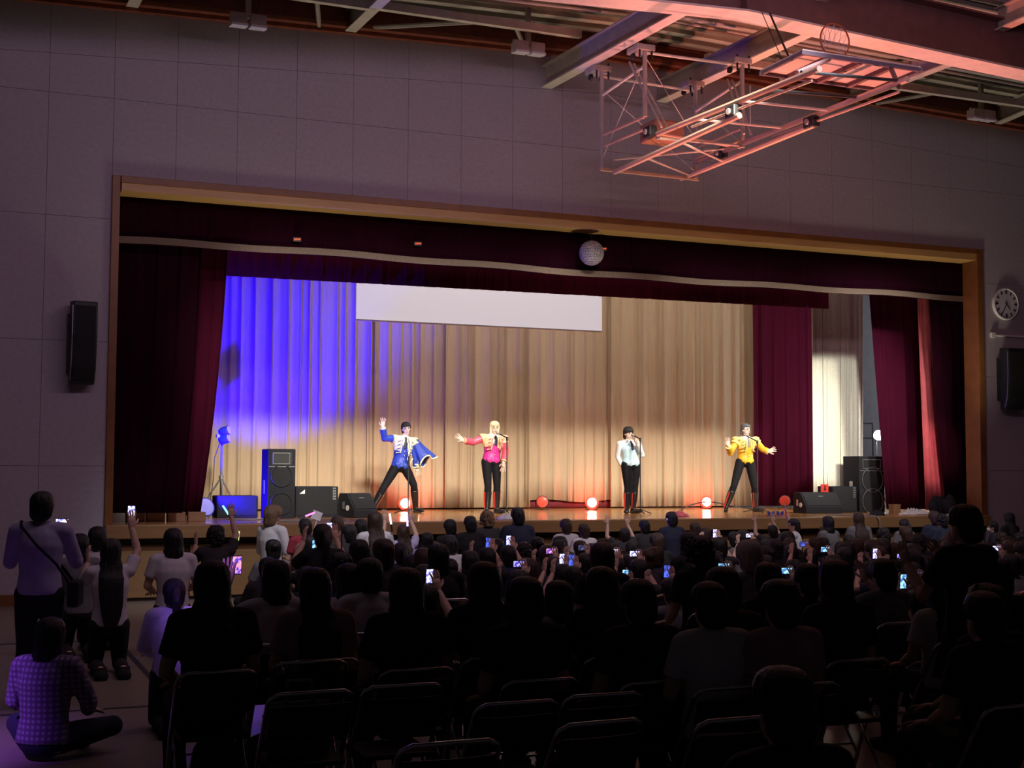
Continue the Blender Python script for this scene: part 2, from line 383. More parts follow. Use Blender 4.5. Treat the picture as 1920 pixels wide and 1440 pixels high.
gbar('edge_lip', M_RUST, -.10, -.22, .30, .36)
for y in (-1.75, -1.98): MB().tube([(-5, y, zd(-5)-.24), (XC, y, zd(XC)-.24), (20, y, zd(20)-.24)], .025).build('conduit', M_STEEL, ceil)
def ibeam(p0, p1, h, wd, M, Mf, name='steel_beam'):
    """I-beam whose bottom face runs p0 -> p1 (same height)"""
    p0, p1 = V(p0), V(p1); d = (p1-p0); s_ = V((-d.y, d.x, 0)).normalized(); z = V((0, 0, 1)); q = MB()
    def bx(w_, za, zb, m):
        P = [p0+s_*w_/2+z*za, p0-s_*w_/2+z*za, p1-s_*w_/2+z*za, p1+s_*w_/2+z*za]; P += [v+z*(zb-za) for v in P]
        q.add(P, [(0, 1, 2, 3), (7, 6, 5, 4), (0, 4, 5, 1), (2, 6, 7, 3), (1, 5, 6, 2), (0, 3, 7, 4)], m)
    bx(wd, 0, .02, 1); bx(.03, .02, h-.02, 0); bx(wd, h-.02, h, 0)
    return q.build(name, [M, Mf], ceil)
BEAMS = [((6.74, 0), (7.0, -3.9), 8.06), ((8.85, 0), (9.1, -3.9), 8.06)]
for a, c, z in BEAMS: ibeam((a[0], a[1], z), (c[0], c[1], z), .36, .19, M_STEEL, M_STEELB)
for x0, x1, z in ((3.42, 3.6, 8.52), (0.2, .36, 8.45), (16.02, 15.4, 8.42), (12.55, 12.75, 8.42)):
    ibeam((x0, .0, z), (x1, -3.9, z), .34, .17, M_STEEL, M_STEELB)
# cross ties between the beams and the big girder
for (xa, ya, za), (xb, yb, zb) in (((3.55, -1.15, 8.6), (6.8, -1.15, 8.6)), ((.3, -1.15, 8.55), (3.5, -1.15, 8.6)), ((9.0, -1.2, 8.5), (12.6, -1.2, 8.5)), ((12.7, -1.2, 8.5), (15.8, -1.2, 8.45))):
    MB().box(((xa+xb)/2, ya, (za+zb)/2), (xb-xa, .10, .12)).build('cross_tie', M_STEELB, ceil)
for p0, p1 in (((2.5, -1.6, 8.62), (2.95, -.05, 8.55)), ((3.6, -.1, 8.6), (5.3, -1.1, 8.62)), ((5.7, -1.1, 8.66), (6.35, -.05, 8.6)), ((13.2, -.1, 8.5), (14.0, -1.2, 8.55)), ((10.3, -1.3, 8.6), (11.2, -.1, 8.6))):
    MB().tube([p0, p1], .035, 6).build('brace', M_STEEL, ceil)
# gabled girder
def gz(x): return gab(x, 8.085, .048)
gx = [-4, 2, XC, 13.5, 20]
q = MB(); qf = MB()
for xa, xb in zip(gx[:-1], gx[1:]):
    for bb, y0, y1, za, zb in ((q, -4.13, -4.07, .03, .72), (q, -4.30, -3.90, .72, .75), (qf, -4.30, -3.90, 0, .03)):
        bb.add([(xa, y0, gz(xa)+za), (xb, y0, gz(xb)+za), (xb, y1, gz(xb)+za), (xa, y1, gz(xa)+za), (xa, y0, gz(xa)+zb), (xb, y0, gz(xb)+zb), (xb, y1, gz(xb)+zb), (xa, y1, gz(xa)+zb)],
               [(0, 3, 2, 1), (4, 5, 6, 7), (0, 1, 5, 4), (2, 3, 7, 6), (1, 2, 6, 5), (0, 4, 7, 3)])
gir = q.build('girder', M_GIRD, ceil); qf.build('girder_flange', M_FLANGE, gir)
for x in (XC,): MB().box((x, -4.2, gz(x)+.37), (.02, .17, .68)).build('stiffener', M_GIRD, gir)
for x0, x1 in ((12.3, 12.1), (9.1, 9.15), (15.6, 15.2)): ibeam((x0, -4.15, 8.45), (x1, -9, 8.45), .34, .17, M_STEEL, M_STEELB)

# ------------------------------------------------------------------ curtains
def curtain(name, t0, t1, b0, b1, M, fold=.28, amp=.05, rows_=12, seed=1, bulge=1.0, hem=None, sharp=0.35, solid=.012, parent=None, gather=None):
    r = random.Random(seed); t0, t1, b0, b1 = V(t0), V(t1), V(b0), V(b1)
    L = max((t1-t0).length, (b1-b0).length); bounds = [0.0]
    while bounds[-1] < 1: bounds.append(bounds[-1]+fold/L*r.uniform(.55, 1.5))
    nb = len(bounds)-1; bounds = [x/bounds[-1] for x in bounds]
    amps = [amp*r.uniform(.5, 1.25) for _ in range(nb)]; skew = [r.uniform(.3, .7) for _ in range(nb)]; drift = [r.uniform(-.25, .25) for _ in range(nb)]
    us = []
    for i in range(nb):
        for k in range(11): us.append((i, k/11))
    us.append((nb-1, 1.0))
    nrm = (t1-t0).cross(V((0, 0, 1))).normalized()
    vs = []
    for j in range(rows_+1):
        v = j/rows_
        for i, f in us:
            u = bounds[i]+(bounds[i+1]-bounds[i])*f
            T = t0.lerp(t1, u); B = b0.lerp(b1, u)
            if hem: B = B+V((0, 0, hem(u)))
            p = T.lerp(B, v); k = v**bulge
            p.x = T.x+(B.x-T.x)*k; p.y = T.y+(B.y-T.y)*k
            ph = f**(math.log(.5)/math.log(skew[i]))
            s_ = math.sin(math.pi*ph); d = amps[i]*(s_**.45-.65)+amps[i]*sharp*.35*math.sin(4*math.pi*ph+i)*s_
            d += amp*.25*mnoise.noise(V((u*L*2.2, v*1.3, seed*3.1)))
            p += nrm*(-d*(.75+.35*v))
            p += (t1-t0).normalized()*(-math.sin(2*math.pi*ph)*(bounds[i+1]-bounds[i])*L*.10+drift[i]*fold*.35*(v-.2)*s_)
            vs.append(p)
    nc = len(us); fs = [(j*nc+i, j*nc+i+1, (j+1)*nc+i+1, (j+1)*nc+i) for j in range(rows_) for i in range(nc-1)]
    base = (b0+b1)/2
    q = MB(); q.add(vs, fs); o = q.build(name, M, loc=base, smooth=True)
    if solid:
        md = o.modifiers.new('solid', 'SOLIDIFY'); md.thickness = solid
    return o
F0 = ZS+.03
# top valance just behind the frame, with its fringe band
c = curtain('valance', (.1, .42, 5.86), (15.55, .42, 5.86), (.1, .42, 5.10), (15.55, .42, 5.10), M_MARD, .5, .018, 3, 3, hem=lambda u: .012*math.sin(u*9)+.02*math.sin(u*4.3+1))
tag(c, 'wide dark maroon valance with a gold band across the top of the stage', 'curtain')
vs = []; n = 120
for i in range(n+1):
    u = i/n; x = .1+15.45*u; z = 5.105+.012*math.sin(u*9)+.02*math.sin(u*4.3+1)+.012*math.sin(u*37)
    vs += [(x, .385, z), (x, .385, z+.10), (x, .405, z+.10), (x, .405, z)]
fs = []
for i in range(n):
    for k in range(4): fs.append((4*i+k, 4*i+(k+1) % 4, 4*i+4+(k+1) % 4, 4*i+4+k))
q = MB(); q.add(vs, fs); q.build('fringe_band', M_FRINGE, c, rel=c.location)
def leg(nm, lab, *a, **k): return tag(curtain(nm, *a, **k), lab, 'curtain')
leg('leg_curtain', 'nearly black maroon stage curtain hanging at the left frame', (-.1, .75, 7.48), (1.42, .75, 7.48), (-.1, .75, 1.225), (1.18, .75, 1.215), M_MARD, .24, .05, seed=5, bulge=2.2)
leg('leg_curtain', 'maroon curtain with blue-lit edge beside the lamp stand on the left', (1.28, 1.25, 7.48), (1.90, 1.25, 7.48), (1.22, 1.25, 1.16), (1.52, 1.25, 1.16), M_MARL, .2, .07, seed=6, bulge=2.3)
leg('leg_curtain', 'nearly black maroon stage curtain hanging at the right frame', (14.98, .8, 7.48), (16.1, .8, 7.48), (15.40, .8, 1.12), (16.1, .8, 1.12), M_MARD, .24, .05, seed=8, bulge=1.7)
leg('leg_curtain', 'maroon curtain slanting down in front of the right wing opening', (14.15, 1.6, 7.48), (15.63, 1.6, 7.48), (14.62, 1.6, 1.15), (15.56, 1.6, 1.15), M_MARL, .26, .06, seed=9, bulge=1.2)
leg('leg_curtain', 'narrow strip of curtain with pink light in its colour, right wing', (15.06, 1.15, 7.48), (15.3, 1.15, 7.48), (15.12, 1.05, 1.15), (15.62, 1.05, 1.15), mat('pink_lit_edge', (0.55, 0.10, 0.12), .8), .13, .03, seed=19, bulge=1.5)  # lit curtain edge: the pink light is put into the cloth colour
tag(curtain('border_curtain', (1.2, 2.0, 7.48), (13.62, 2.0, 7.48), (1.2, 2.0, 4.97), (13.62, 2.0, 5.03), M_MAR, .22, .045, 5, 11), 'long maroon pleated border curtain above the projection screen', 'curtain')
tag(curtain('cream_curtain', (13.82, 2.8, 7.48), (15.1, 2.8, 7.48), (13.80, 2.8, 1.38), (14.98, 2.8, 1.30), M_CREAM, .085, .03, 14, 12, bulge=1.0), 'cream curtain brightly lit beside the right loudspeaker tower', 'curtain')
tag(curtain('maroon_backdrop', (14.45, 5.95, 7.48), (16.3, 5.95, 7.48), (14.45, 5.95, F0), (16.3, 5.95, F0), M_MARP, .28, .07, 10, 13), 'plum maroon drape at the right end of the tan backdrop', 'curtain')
for k, (x0, x1, hem) in enumerate(((1.6, 5.62, None), (5.55, 7.26, None), (7.18, 9.05, None), (8.98, 11.0, lambda u: .13+.03*math.sin(u*7)), (10.94, 14.62, None))):
    lab = ('tan backdrop drape lit blue at the left end of the stage', 'tan backdrop drape behind the dancer in the blue jacket', 'tan backdrop drape behind the dancer in the pink jacket',
           'tan backdrop drape with a raised hem above the dark red roll', 'tan backdrop drape behind the dancer in the yellow jacket')[k]
    tag(curtain('backdrop_curtain', (x0, 6.1+.03*(k % 2), 7.48), (x1, 6.1+.03*(k % 2), 7.48), (x0, 6.1+.03*(k % 2), F0), (x1, 6.1+.03*(k % 2), F0), M_TAN, .25, .105, 12, 20+k, hem=hem, sharp=.45), lab, 'curtain', 'tan backdrop drapes')
# projection screen let down a little
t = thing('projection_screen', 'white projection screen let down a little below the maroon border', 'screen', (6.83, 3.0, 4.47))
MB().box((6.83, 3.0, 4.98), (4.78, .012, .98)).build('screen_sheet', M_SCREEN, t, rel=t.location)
MB().tube([(4.44, 3.0, 4.485), (9.22, 3.0, 4.485)], .016).build('bottom_bar', M_WHITEP, t, rel=t.location)
MB().tube([(4.36, 3.0, 5.5), (9.30, 3.0, 5.5)], .05, 10).build('roller_case', M_WHITEP, t, rel=t.location)
for x in (4.6, 6.83, 9.06): MB().tube([(x, 3.0, 5.5), (x, 3.0, 7.5)], .006, 6).build('hanging_wire', M_GREY, t, rel=t.location)
# dark red roll lying behind the lifted hem
t = thing('rolled_mat', 'dark red rolled mat lying behind the lifted tan drape', 'mat', (10.0, 6.32, ZS))
MB().tube([(9.0, 6.32, ZS+.10), (11.05, 6.32, ZS+.10)], .10, 14).build('roll', mat('mat_red', (.12, .008, .015), .8), t, rel=t.location)
for x in (9.5, 10.5): MB().lathe([(.104, -.02), (.108, 0), (.104, .02)], 14, (x, 6.32, ZS+.105), (1, 0, 0)).build('strap', M_BLACK, t, rel=t.location)
# ------------------------------------------------------------------ stage equipment
def circle_pts(c, r, ax, n=20):
    q = V((0, 0, 1)).rotation_difference(V(ax)); return [V(c)+q @ V((r*math.cos(2*math.pi*k/n), r*math.sin(2*math.pi*k/n), 0)) for k in range(n)]
def woofer(t, x, y, z, r):
    f = MB().lathe([(r*1.06, 0), (r*1.06, .012), (r*.96, .014), (r*.9, .004), (r*.35, -.03), (.001, -.02)], 24, (x, y, z), (0, -1, 0)).build('woofer', M_GRILLE, t, rel=t.location, smooth=False)
    MB().tube(circle_pts((x, y-.013, z), r*1.02, (0, 1, 0)), .006, 6, closed=True).build('woofer_ring', M_GREY if r > .2 else M_BLACK, f, rel=t.location)
def tower(loc, w_, d, h, label, r, group=None):
    x, y = loc; t = thing('speaker_tower', label, 'loudspeaker', (x+w_/2, y+d/2, ZS))
    MB().box((x+w_/2, y+d/2, ZS+h/2), (w_, d, h)).build('cabinet', M_BLACKR, t, rel=t.location, bevel=.012)
    hz = ZS+h-.15
    hn = MB().prism([(x+.06, hz-.11), (x+w_-.06, hz-.11), (x+w_-.06, hz+.10), (x+.06, hz+.10)], y-.006, y+.01).build('horn_plate', M_BLACK, t, rel=t.location)
    q = MB()
    for a, b_ in (((x+.08, hz-.09), (x+w_-.10, hz-.09)), ((x+w_-.10, hz-.09), (x+w_-.10, hz+.08)), ((x+w_-.10, hz+.08), (x+.08, hz+.08)), ((x+.08, hz+.08), (x+.08, hz-.09))):
        q.tube([(a[0], y-.01, a[1]), (b_[0], y-.01, b_[1])], .006, 6)
    q.build('horn_flare', M_GREY, hn, rel=t.location)
    MB().box((x+w_/2, y-.006, hz-.135), (w_-.03, .012, .012)).build('divider_strip', M_GREY, t, rel=t.location)
    for k in range(2): woofer(t, x+w_/2, y-.004, ZS+.24+k*.45 if h > 1.1 else ZS+.22+k*.42, r)
    MB().box((x-.005, y+d*.5, ZS+h*.45), (.014, .09, .22)).build('carry_handle', M_GREY, t, rel=t.location, bevel=.004)
    return t
tower((2.70, 1.92), .45, .50, 1.12, 'tall black loudspeaker tower with a blue-lit side on the left', .175)
tower((14.33, 2.02), .60, .52, 1.10, 'tall black loudspeaker tower with two big woofers on the right', .24)
def subbox(loc, w_, d, h, label, plate):
    x, y = loc; t = thing('subwoofer', label, 'loudspeaker', (x+w_/2, y+d/2, ZS))
    MB().box((x+w_/2, y+d/2, ZS+h/2), (w_, d, h)).build('cabinet', M_BLACKR, t, rel=t.location, bevel=.015)
    MB().box((x+w_/2, y-.004, ZS+h/2), (w_-.06, .012, h-.08)).build('grille', M_GRILLE, t, rel=t.location)
    if plate == 'emblem':
        MB().prism([(x+.06, ZS+h-.12), (x+.15, ZS+h-.12), (x+.15, ZS+h-.05)], y-.016, y-.009).build('emblem', M_WHITE, t, rel=t.location)
    if plate:
        p_ = MB().box((x+w_-.07, y-.012, ZS+h-.12), (.05, .008, .20)).build('label_plate', M_GREY, t, rel=t.location)
        for k in range(4): MB().box((x+w_-.07, y-.018, ZS+h-.05-k*.045), (.036, .004, .02)).build('print_mark', M_BLACK, p_, rel=t.location)
    for sx in (x+.06, x+w_-.06): MB().box((sx, y+d/2, ZS+h-.10), (.004, .10, .04)).build('side_grip', M_BLACK, t, rel=t.location)
    return t
subbox((1.98, 2.35), .66, .5, .36, 'low black speaker box lit blue left of the speaker tower', None)
subbox((3.25, 2.30), .72, .55, .51, 'wide black subwoofer with a pale triangular emblem on the left', 'emblem')
subbox((13.72, 2.05), .57, .5, .51, 'black subwoofer with a pale label between monitor and right tower', 'plate')
def wedge(loc, w_, label, flip=1, rz=0.0):
    x, y = loc; t = thing('stage_monitor', label, 'loudspeaker', (x, y, ZS), rz=rz)
    L = [(-.22, .0), (-.24, .12), (-.02, .40), (.20, .40), (.24, .30), (.24, 0)]
    MB().prismx(L, -w_/2, w_/2).build('cabinet', M_BLACKR, t, bevel=.012)
    n = V((0, -.28, .22)).normalized(); q = MB()
    rot = Matrix.Rotation(math.atan2(.28, .22)-math.pi/2+math.pi/2-0.0, 3, 'X')
    c = V((0, -.13, .26))+V((0, -.786, .618))*.008
    ax = V((0, .618, .786)); P = []
    for sx in (-1, 1):
        for sv in (-1, 1): P.append(V((sx*(w_/2-.03), 0, 0))+c+ax*(.15*sv))
    nn = V((0, -.786, .618))*.006
    MB().add([p+nn for p in P]+[p-nn for p in P], [(0, 1, 3, 2), (4, 6, 7, 5), (0, 4, 5, 1), (2, 3, 7, 6), (0, 2, 6, 4), (1, 5, 7, 3)]).build('grille', M_GRILLE, t)
    bar = P[0].lerp(P[2], .5)+ax*.22+nn*1.5
    MB().box(bar, (.10, .008, .018)).build('badge', M_GREY, t)
    g = MB().tube([(-w_/2-.004, -.05, .16), (-w_/2-.012, -.05, .16)], .045, 14).build('jack_dish', M_WHITE, t)
    MB().box((-w_/2-.006, .07, .20), (.01, .05, .12)).build('side_handle', M_GREY, t)
    return t
wedge((4.26, 2.12), .48, 'black wedge monitor at the foot of the dancer in blue', rz=.35)
wedge((13.3, 1.95), .80, 'long black wedge monitor in front of the cream curtain', rz=-.05)
# red notice standing on the right wedge
t = thing('red_sign', 'small red square sign on top of the right wedge monitor', 'sign', (13.54, 2.06, ZS+.40))
MB().box((13.54, 2.06, ZS+.475), (.17, .02, .15)).build('board', M_RED, t, rel=t.location, bevel=.004)
MB().lathe([(.018, -.003), (.018, .003)], 12, (13.54, 2.047, ZS+.51), (0, 1, 0)).build('figure_head', M_BLACK, t, rel=t.location)
MB().prism([(13.51, ZS+.43), (13.57, ZS+.43), (13.555, ZS+.49), (13.525, ZS+.49)], 2.044, 2.05).build('figure_body', M_BLACK, t, rel=t.location)

def tripod(t, c, h, r=.014, spread=.34, hub=.55, M=M_BLACK):
    c = V(c); MB().tube([c+V((0, 0, .06)), c+V((0, 0, h))], r).build('pole', M, t, rel=t.location)
    MB().lathe([(r*2, 0), (r*2, .06)], 10, c+V((0, 0, hub))).build('hub', M, t, rel=t.location)
    for k in range(3):
        a = 2*math.pi*k/3+.5; MB().tube([c+V((0, 0, hub+.02)), c+V((spread*math.cos(a), spread*math.sin(a), .012))], r*.8, 6).build('leg', M, t, rel=t.location)
# lamp stand at the left with its head
t = thing('lamp_stand', 'tall tripod lamp stand glowing blue beside the left curtain', 'lamp stand', (2.42, 4.5, ZS))
tripod(t, (2.42, 4.5, ZS), 1.42, .022, .42, .62, M_GREY)
MB().box((2.42, 4.5, ZS+1.38), (.20, .14, .06)).build('cross_bar', M_GREY, t, rel=t.location)
for z in (1.46, 1.32):
    hd = MB().lathe([(.06, -.08), (.085, -.03), (.085, .09), (.08, .10)], 14, (2.44, 4.44, ZS+z), (.6, -.4, .2)).build('lamp_head', M_BLUEP, t, rel=t.location, smooth=True)  # blue light on the head is put into its colour
    MB().lathe([(.072, 0), (.07, .006)], 14, V((2.44, 4.44, ZS+z))+V((.6, -.4, .2)).normalized()*.1, (.6, -.4, .2)).build('lens', emat('blue_lens', (.12, .08, 1.0), 4), hd, rel=t.location)
MB().tube([(2.40, 4.52, ZS+1.3), (2.30, 4.52, ZS+1.0), (2.28, 4.5, ZS+.6), (2.2, 4.45, ZS+.02)], .008, 6).build('cable', M_BLACK, t, rel=t.location)

def parcan(loc, d, label, lens, r=.10, name='par_lamp', Mb=M_BLACK, group=None):
    loc = V(loc); d = V(d).normalized(); t = thing(name, label, 'stage lamp', (loc.x, loc.y, loc.z-r-.045), group)
    MB().lathe([(r*.6, -.20), (r*.8, -.17), (r*.95, -.05), (r*1.05, .0), (r*1.08, .03), (r*1.0, .035)], 20, loc, d).build('housing', Mb, t, rel=t.location, smooth=True)
    MB().lathe([(r*.98, .03), (r*.9, .042), (r*.5, .05), (.001, .053)], 20, loc, d).build('lens', lens, t, rel=t.location, smooth=True)
    s_ = d.cross(V((0, 0, 1))).normalized()
    base = V((loc.x, loc.y, t.location.z+.01))-d*.05
    MB().tube([loc-d*.05+s_*r*1.15, base+s_*r*1.15, base-s_*r*1.15, loc-d*.05-s_*r*1.15], .009, 6).build('yoke', M_BLACK, t, rel=t.location)
    return t
M_REDLENS = emat('red_lamp_lens', (1.0, .30, .24), 45)
for (x, y), lab in (((6.02, 5.0), 'glowing red stage lamp on the floor by the dancer in blue'), ((9.85, 4.72), 'glowing red stage lamp on the floor in the middle of the stage'), ((12.55, 4.81), 'glowing red stage lamp on the floor left of the dancer in yellow')):
    pc = parcan((x, y, ZS+.155), (-.42, -1, .05), lab, M_REDLENS, .10, group='glowing red floor lamps')
    MB().lathe([(.10, .02), (.128, .022), (.132, .03), (.128, .038), (.10, .04)], 24, (x, y, ZS+.155), V((-.42, -1, .05))).build('halo_rim', emat('red_halo', (1, .03, .015), 5), pc, rel=pc.location, smooth=True)  # glowing ring added for the red halo round the lens
    point('red_lamp_glow', (x-.06, y-.14, ZS+.17), 9, (1, .04, .02), .06); point('red_halo_light', (x+.50, 5.78, ZS+.20), 11.0, (1, .04, .02), .04)  # second point added close to the drape to make a red halo
M_REDDIM = mat('red_gel_glow', (.75, .08, .05), .3, emit=(1, .08, .04), estr=.1)  # faint red glow put into the lens of the unlit lamps
parcan((14.75, 5.2, ZS+.155), (-.5, -1, .05), 'unlit round red stage lamp before the plum drape', M_REDDIM, .12)
parcan((9.02, 5.3, ZS+.16), (-.45, -1, .05), 'unlit round red stage lamp left of the dark red roll', M_REDDIM, .12)
parcan((1.42, 2.2, ZS+.15), (.5, -.6, .5), 'small black stage lamp with a pale lens by the left curtain', M_GLASS, .09)
t = parcan((1.80, 2.45, ZS+.17), (.3, -.8, .3), 'round blue-lit stage lamp on the floor left of the low box', mat('blue_gel', (.35, .33, .75), .3, emit=(.2, .18, 1), estr=.35), .15, Mb=M_BLUEP)  # housing coloured blue for the light falling on it

# microphone stands
def micstand(foot, top, mic, label):
    fx, fy = foot; t = thing('microphone_stand', label, 'microphone stand', (fx, fy, ZS), 'microphone stands')
    MB().tube([(fx, fy, ZS+.03), (fx, fy, ZS+top)], .012).build('pole', M_BLACK, t, rel=t.location)
    for k in range(3):
        a = 2*math.pi*k/3+.3; MB().tube([(fx, fy, ZS+.09), (fx+.28*math.cos(a), fy+.28*math.sin(a), ZS+.012)], .010, 6).build('leg', M_BLACK, t, rel=t.location)
    MB().lathe([(.02, 0), (.02, .07)], 10, (fx, fy, ZS+top-.05)).build('clutch', M_BLACK, t, rel=t.location)
    p0 = V((fx, fy, ZS+top)); p1 = V(mic); d = (p1-p0).normalized()
    m_ = MB().tube([p0, p1-d*.05], [.012, .013], 8).build('microphone', M_BLACK, t, rel=t.location)
    MB().ell(p1, (.028, .028, .03), 10, 8).build('mic_head', M_GREY, m_, rel=t.location, smooth=True)
micstand((5.62, 3.6), .95, (5.66, 3.72, ZS+1.05), 'microphone stand in front of the dancer in the blue jacket')
micstand((7.27, 2.93), 1.38, (7.17, 3.14, ZS+1.47), 'microphone stand in front of the dancer in the pink jacket')
micstand((9.66, 2.30), 1.38, (9.60, 2.48, ZS+1.45), 'microphone stand in front of the singer in the white vest')
micstand((12.28, 2.45), 1.37, (12.16, 2.72, ZS+1.50), 'microphone stand in front of the dancer in the yellow jacket')

# small things lying on the stage
def blob(name, label, cat, loc, size, M, seed, n=7):
    r = random.Random(seed); loc = V(loc); q = MB()
    for k in range(n):
        c = loc+V((r.uniform(-.5, .5)*size[0], r.uniform(-.5, .5)*size[1], size[2]*.35))
        q.ell(c, (size[0]*r.uniform(.2, .4), size[1]*r.uniform(.25, .45), size[2]*r.uniform(.3, .62)), 8, 6, Euler((0, 0, r.uniform(0, 3))).to_matrix())
    q.v = [(x, y, max(z, loc.z+.002)) for x, y, z in q.v]
    return tag(q.build(name, M, loc=loc, smooth=True), label, cat)
def crumple(name, label, cat, loc, size, M, seed):
    n, m_ = 26, 16; loc = V(loc); vs = []
    for j in range(m_+1):
        for i in range(n+1):
            u, v = 2*i/n-1, 2*j/m_-1; r = max(abs(u), abs(v)); k = math.hypot(u, v); e = (r/k if k else 0)
            x = u*e*size[0]/2*(1+.22*mnoise.noise(V((u*2, v*2, seed)))); y = v*e*size[1]/2*(1+.3*mnoise.noise(V((u*2+9, v*2, seed))))
            h = size[2]*max(0.0, 1-r**3)*(.45+.55*abs(mnoise.noise(V((u*3.1+seed, v*2.4, 2))))*2.2)
            vs.append(loc+V((x, y, .004+h)))
    fs = [(j*(n+1)+i, j*(n+1)+i+1, (j+1)*(n+1)+i+1, (j+1)*(n+1)+i) for j in range(m_) for i in range(n)]
    o = MB().add(vs, fs).build(name, M, loc=loc, smooth=True); md = o.modifiers.new('solid', 'SOLIDIFY'); md.thickness = .004; md.offset = 1
    return tag(o, label, cat)
crumple('pink_cloth', 'crumpled pink cloth on the stage edge by the singer in white', 'cloth', (9.66, .9, ZS), (.42, .2, .09), mat('pink_cloth', (.75, .16, .22), .9), 3)
crumple('white_cloth', 'crumpled white cloth on the stage edge below the dancer in pink', 'cloth', (6.25, .35, ZS), (.40, .2, .10), M_WHITE, 4)
crumple('white_towel', 'white towel heaped on the stage right of the speaker tower', 'towel', (14.72, .9, ZS), (.55, .25, .10), M_WHITE, 5)
blob('black_bag', 'black bag slumped at the foot of the dark right curtain', 'bag', (15.10, .55, ZS), (.34, .3, .42), M_BLACKR, 6, 9)
crumple('black_cloth', 'dark folded cloth on the stage in front of the right speaker tower', 'cloth', (13.6, .55, ZS), (.35, .2, .09), M_BLACKR, 16)
for i, x in enumerate((11.55, 11.74)):
    t = thing('toy_glasses', ('blue novelty glasses on the stage edge, the left pair', 'blue novelty glasses on the stage edge, the right pair')[i], 'glasses', (x, .9, ZS), 'blue glasses on the stage edge')
    for s_ in (-1, 1): MB().prism([(x+s_*.012, ZS+.005), (x+s_*.07, ZS+.01), (x+s_*.07, ZS+.085), (x+s_*.03, ZS+.07)], .89, .91).build('lens', M_BLUEP, t, rel=t.location)
    MB().box((x, .9, ZS+.045), (.03, .012, .012)).build('bridge', M_BLUEP, t, rel=t.location)
t = thing('small_box', 'small brown wooden box on the stage before the right maroon curtain', 'box', (14.55, 1.25, ZS))
MB().box((14.55, 1.25, ZS+.08), (.17, .14, .16)).build('body', M_WOODB, t, rel=t.location, bevel=.005); MB().box((14.55, 1.25, ZS+.168), (.18, .15, .018)).build('lid', M_WOODB, t, rel=t.location)
t = thing('yellow_tape', 'yellow tape roll standing on the stage by the black bag', 'tape', (15.28, .5, ZS))
MB().lathe([(.055, 0), (.06, .01), (.06, .15), (.055, .16), (.03, .16), (.03, .0)], 18, (15.28, .5, ZS)).build('roll', M_YEL, t, rel=t.location)
MB().lathe([(.03, .002), (.03, .158), (.026, .158), (.026, .002)], 14, (15.28, .5, ZS)).build('core', M_WHITE, t, rel=t.location)
def cable(label, pts, M, r=.012):
    loc = V(pts[0]); P = [V(p) for p in pts]; out = []
    for i in range(len(P)-1):
        a, b_, c, d = P[max(i-1, 0)], P[i], P[i+1], P[min(i+2, len(P)-1)]
        for k in range(6):
            u = k/6; out.append(.5*((2*b_)+(c-a)*u+(2*a-5*b_+4*c-d)*u*u+(3*b_-a-3*c+d)*u**3))
    out.append(P[-1]); tag(MB().tube(out, r, 6).build('cable', M, loc=loc, smooth=True), label, 'cable')
cable('white cable hanging over the right end of the stage front', [(14.45, 1.0, ZS+.012), (14.75, .6, ZS+.012), (14.9, .1, ZS+.012), (14.92, -.145, ZS-.0), (14.92, -.16, ZS-.2), (14.9, -.16, .5), (14.9, -.2, .02)], M_WHITE, .013)
cable('dark cable hanging over the stage front below the right subwoofer', [(12.7, .9, ZS+.012), (12.95, .4, ZS+.012), (13.05, -.145, ZS), (13.1, -.16, ZS-.2), (13.12, -.16, .4), (13.1, -.2, .02)], mat('grey_cable', (.3, .3, .3), .6), .011)
cable('grey cable snaking on the stage before the low blue-lit box', [(2.0, 1.6, ZS+.01), (2.3, 1.3, ZS+.01), (2.6, 1.5, ZS+.01), (2.5, .9, ZS+.01), (3.0, .8, ZS+.01), (3.3, 1.2, ZS+.01)], mat('grey_cable', (.3, .3, .3), .6), .011)
cable('black cable lying behind the dancer in the yellow jacket', [(11.6, 4.2, ZS+.01), (12.0, 4.5, ZS+.10), (12.5, 4.6, ZS+.16), (13.1, 4.5, ZS+.06), (13.4, 4.2, ZS+.01)], M_BLACK, .012)
cable('pile of pale cables on the stage before the right maroon curtain', [(14.2, .7, ZS+.012), (14.45, .45, ZS+.02), (14.6, .75, ZS+.03), (14.75, .42, ZS+.02), (14.5, .4, ZS+.03), (14.35, .6, ZS+.02), (14.9, .5, ZS+.012)], M_WHITE, .012)
t = thing('wooden_riser', 'low wooden riser of four blocks at the foot of the dark left curtain', 'riser', (1.0, 1.15, ZS))
for k in range(4): MB().box((.55+.3*k, 1.15, ZS+.07), (.26, .18, .14)).build('block', M_WOODB, t, rel=t.location, bevel=.006)
t = thing('water_bottle', 'small clear bottle standing on the left stage corner', 'bottle', (.38, .25, ZS))
MB().lathe([(.03, 0), (.033, .01), (.033, .14), (.015, .18), (.013, .20)], 14, (.38, .25, ZS)).build('body', mat('bottle_plastic', (.55, .5, .5), .15), t, rel=t.location, smooth=True)
MB().lathe([(.016, .20), (.016, .225)], 12, (.38, .25, ZS)).build('cap', M_RED, t, rel=t.location)

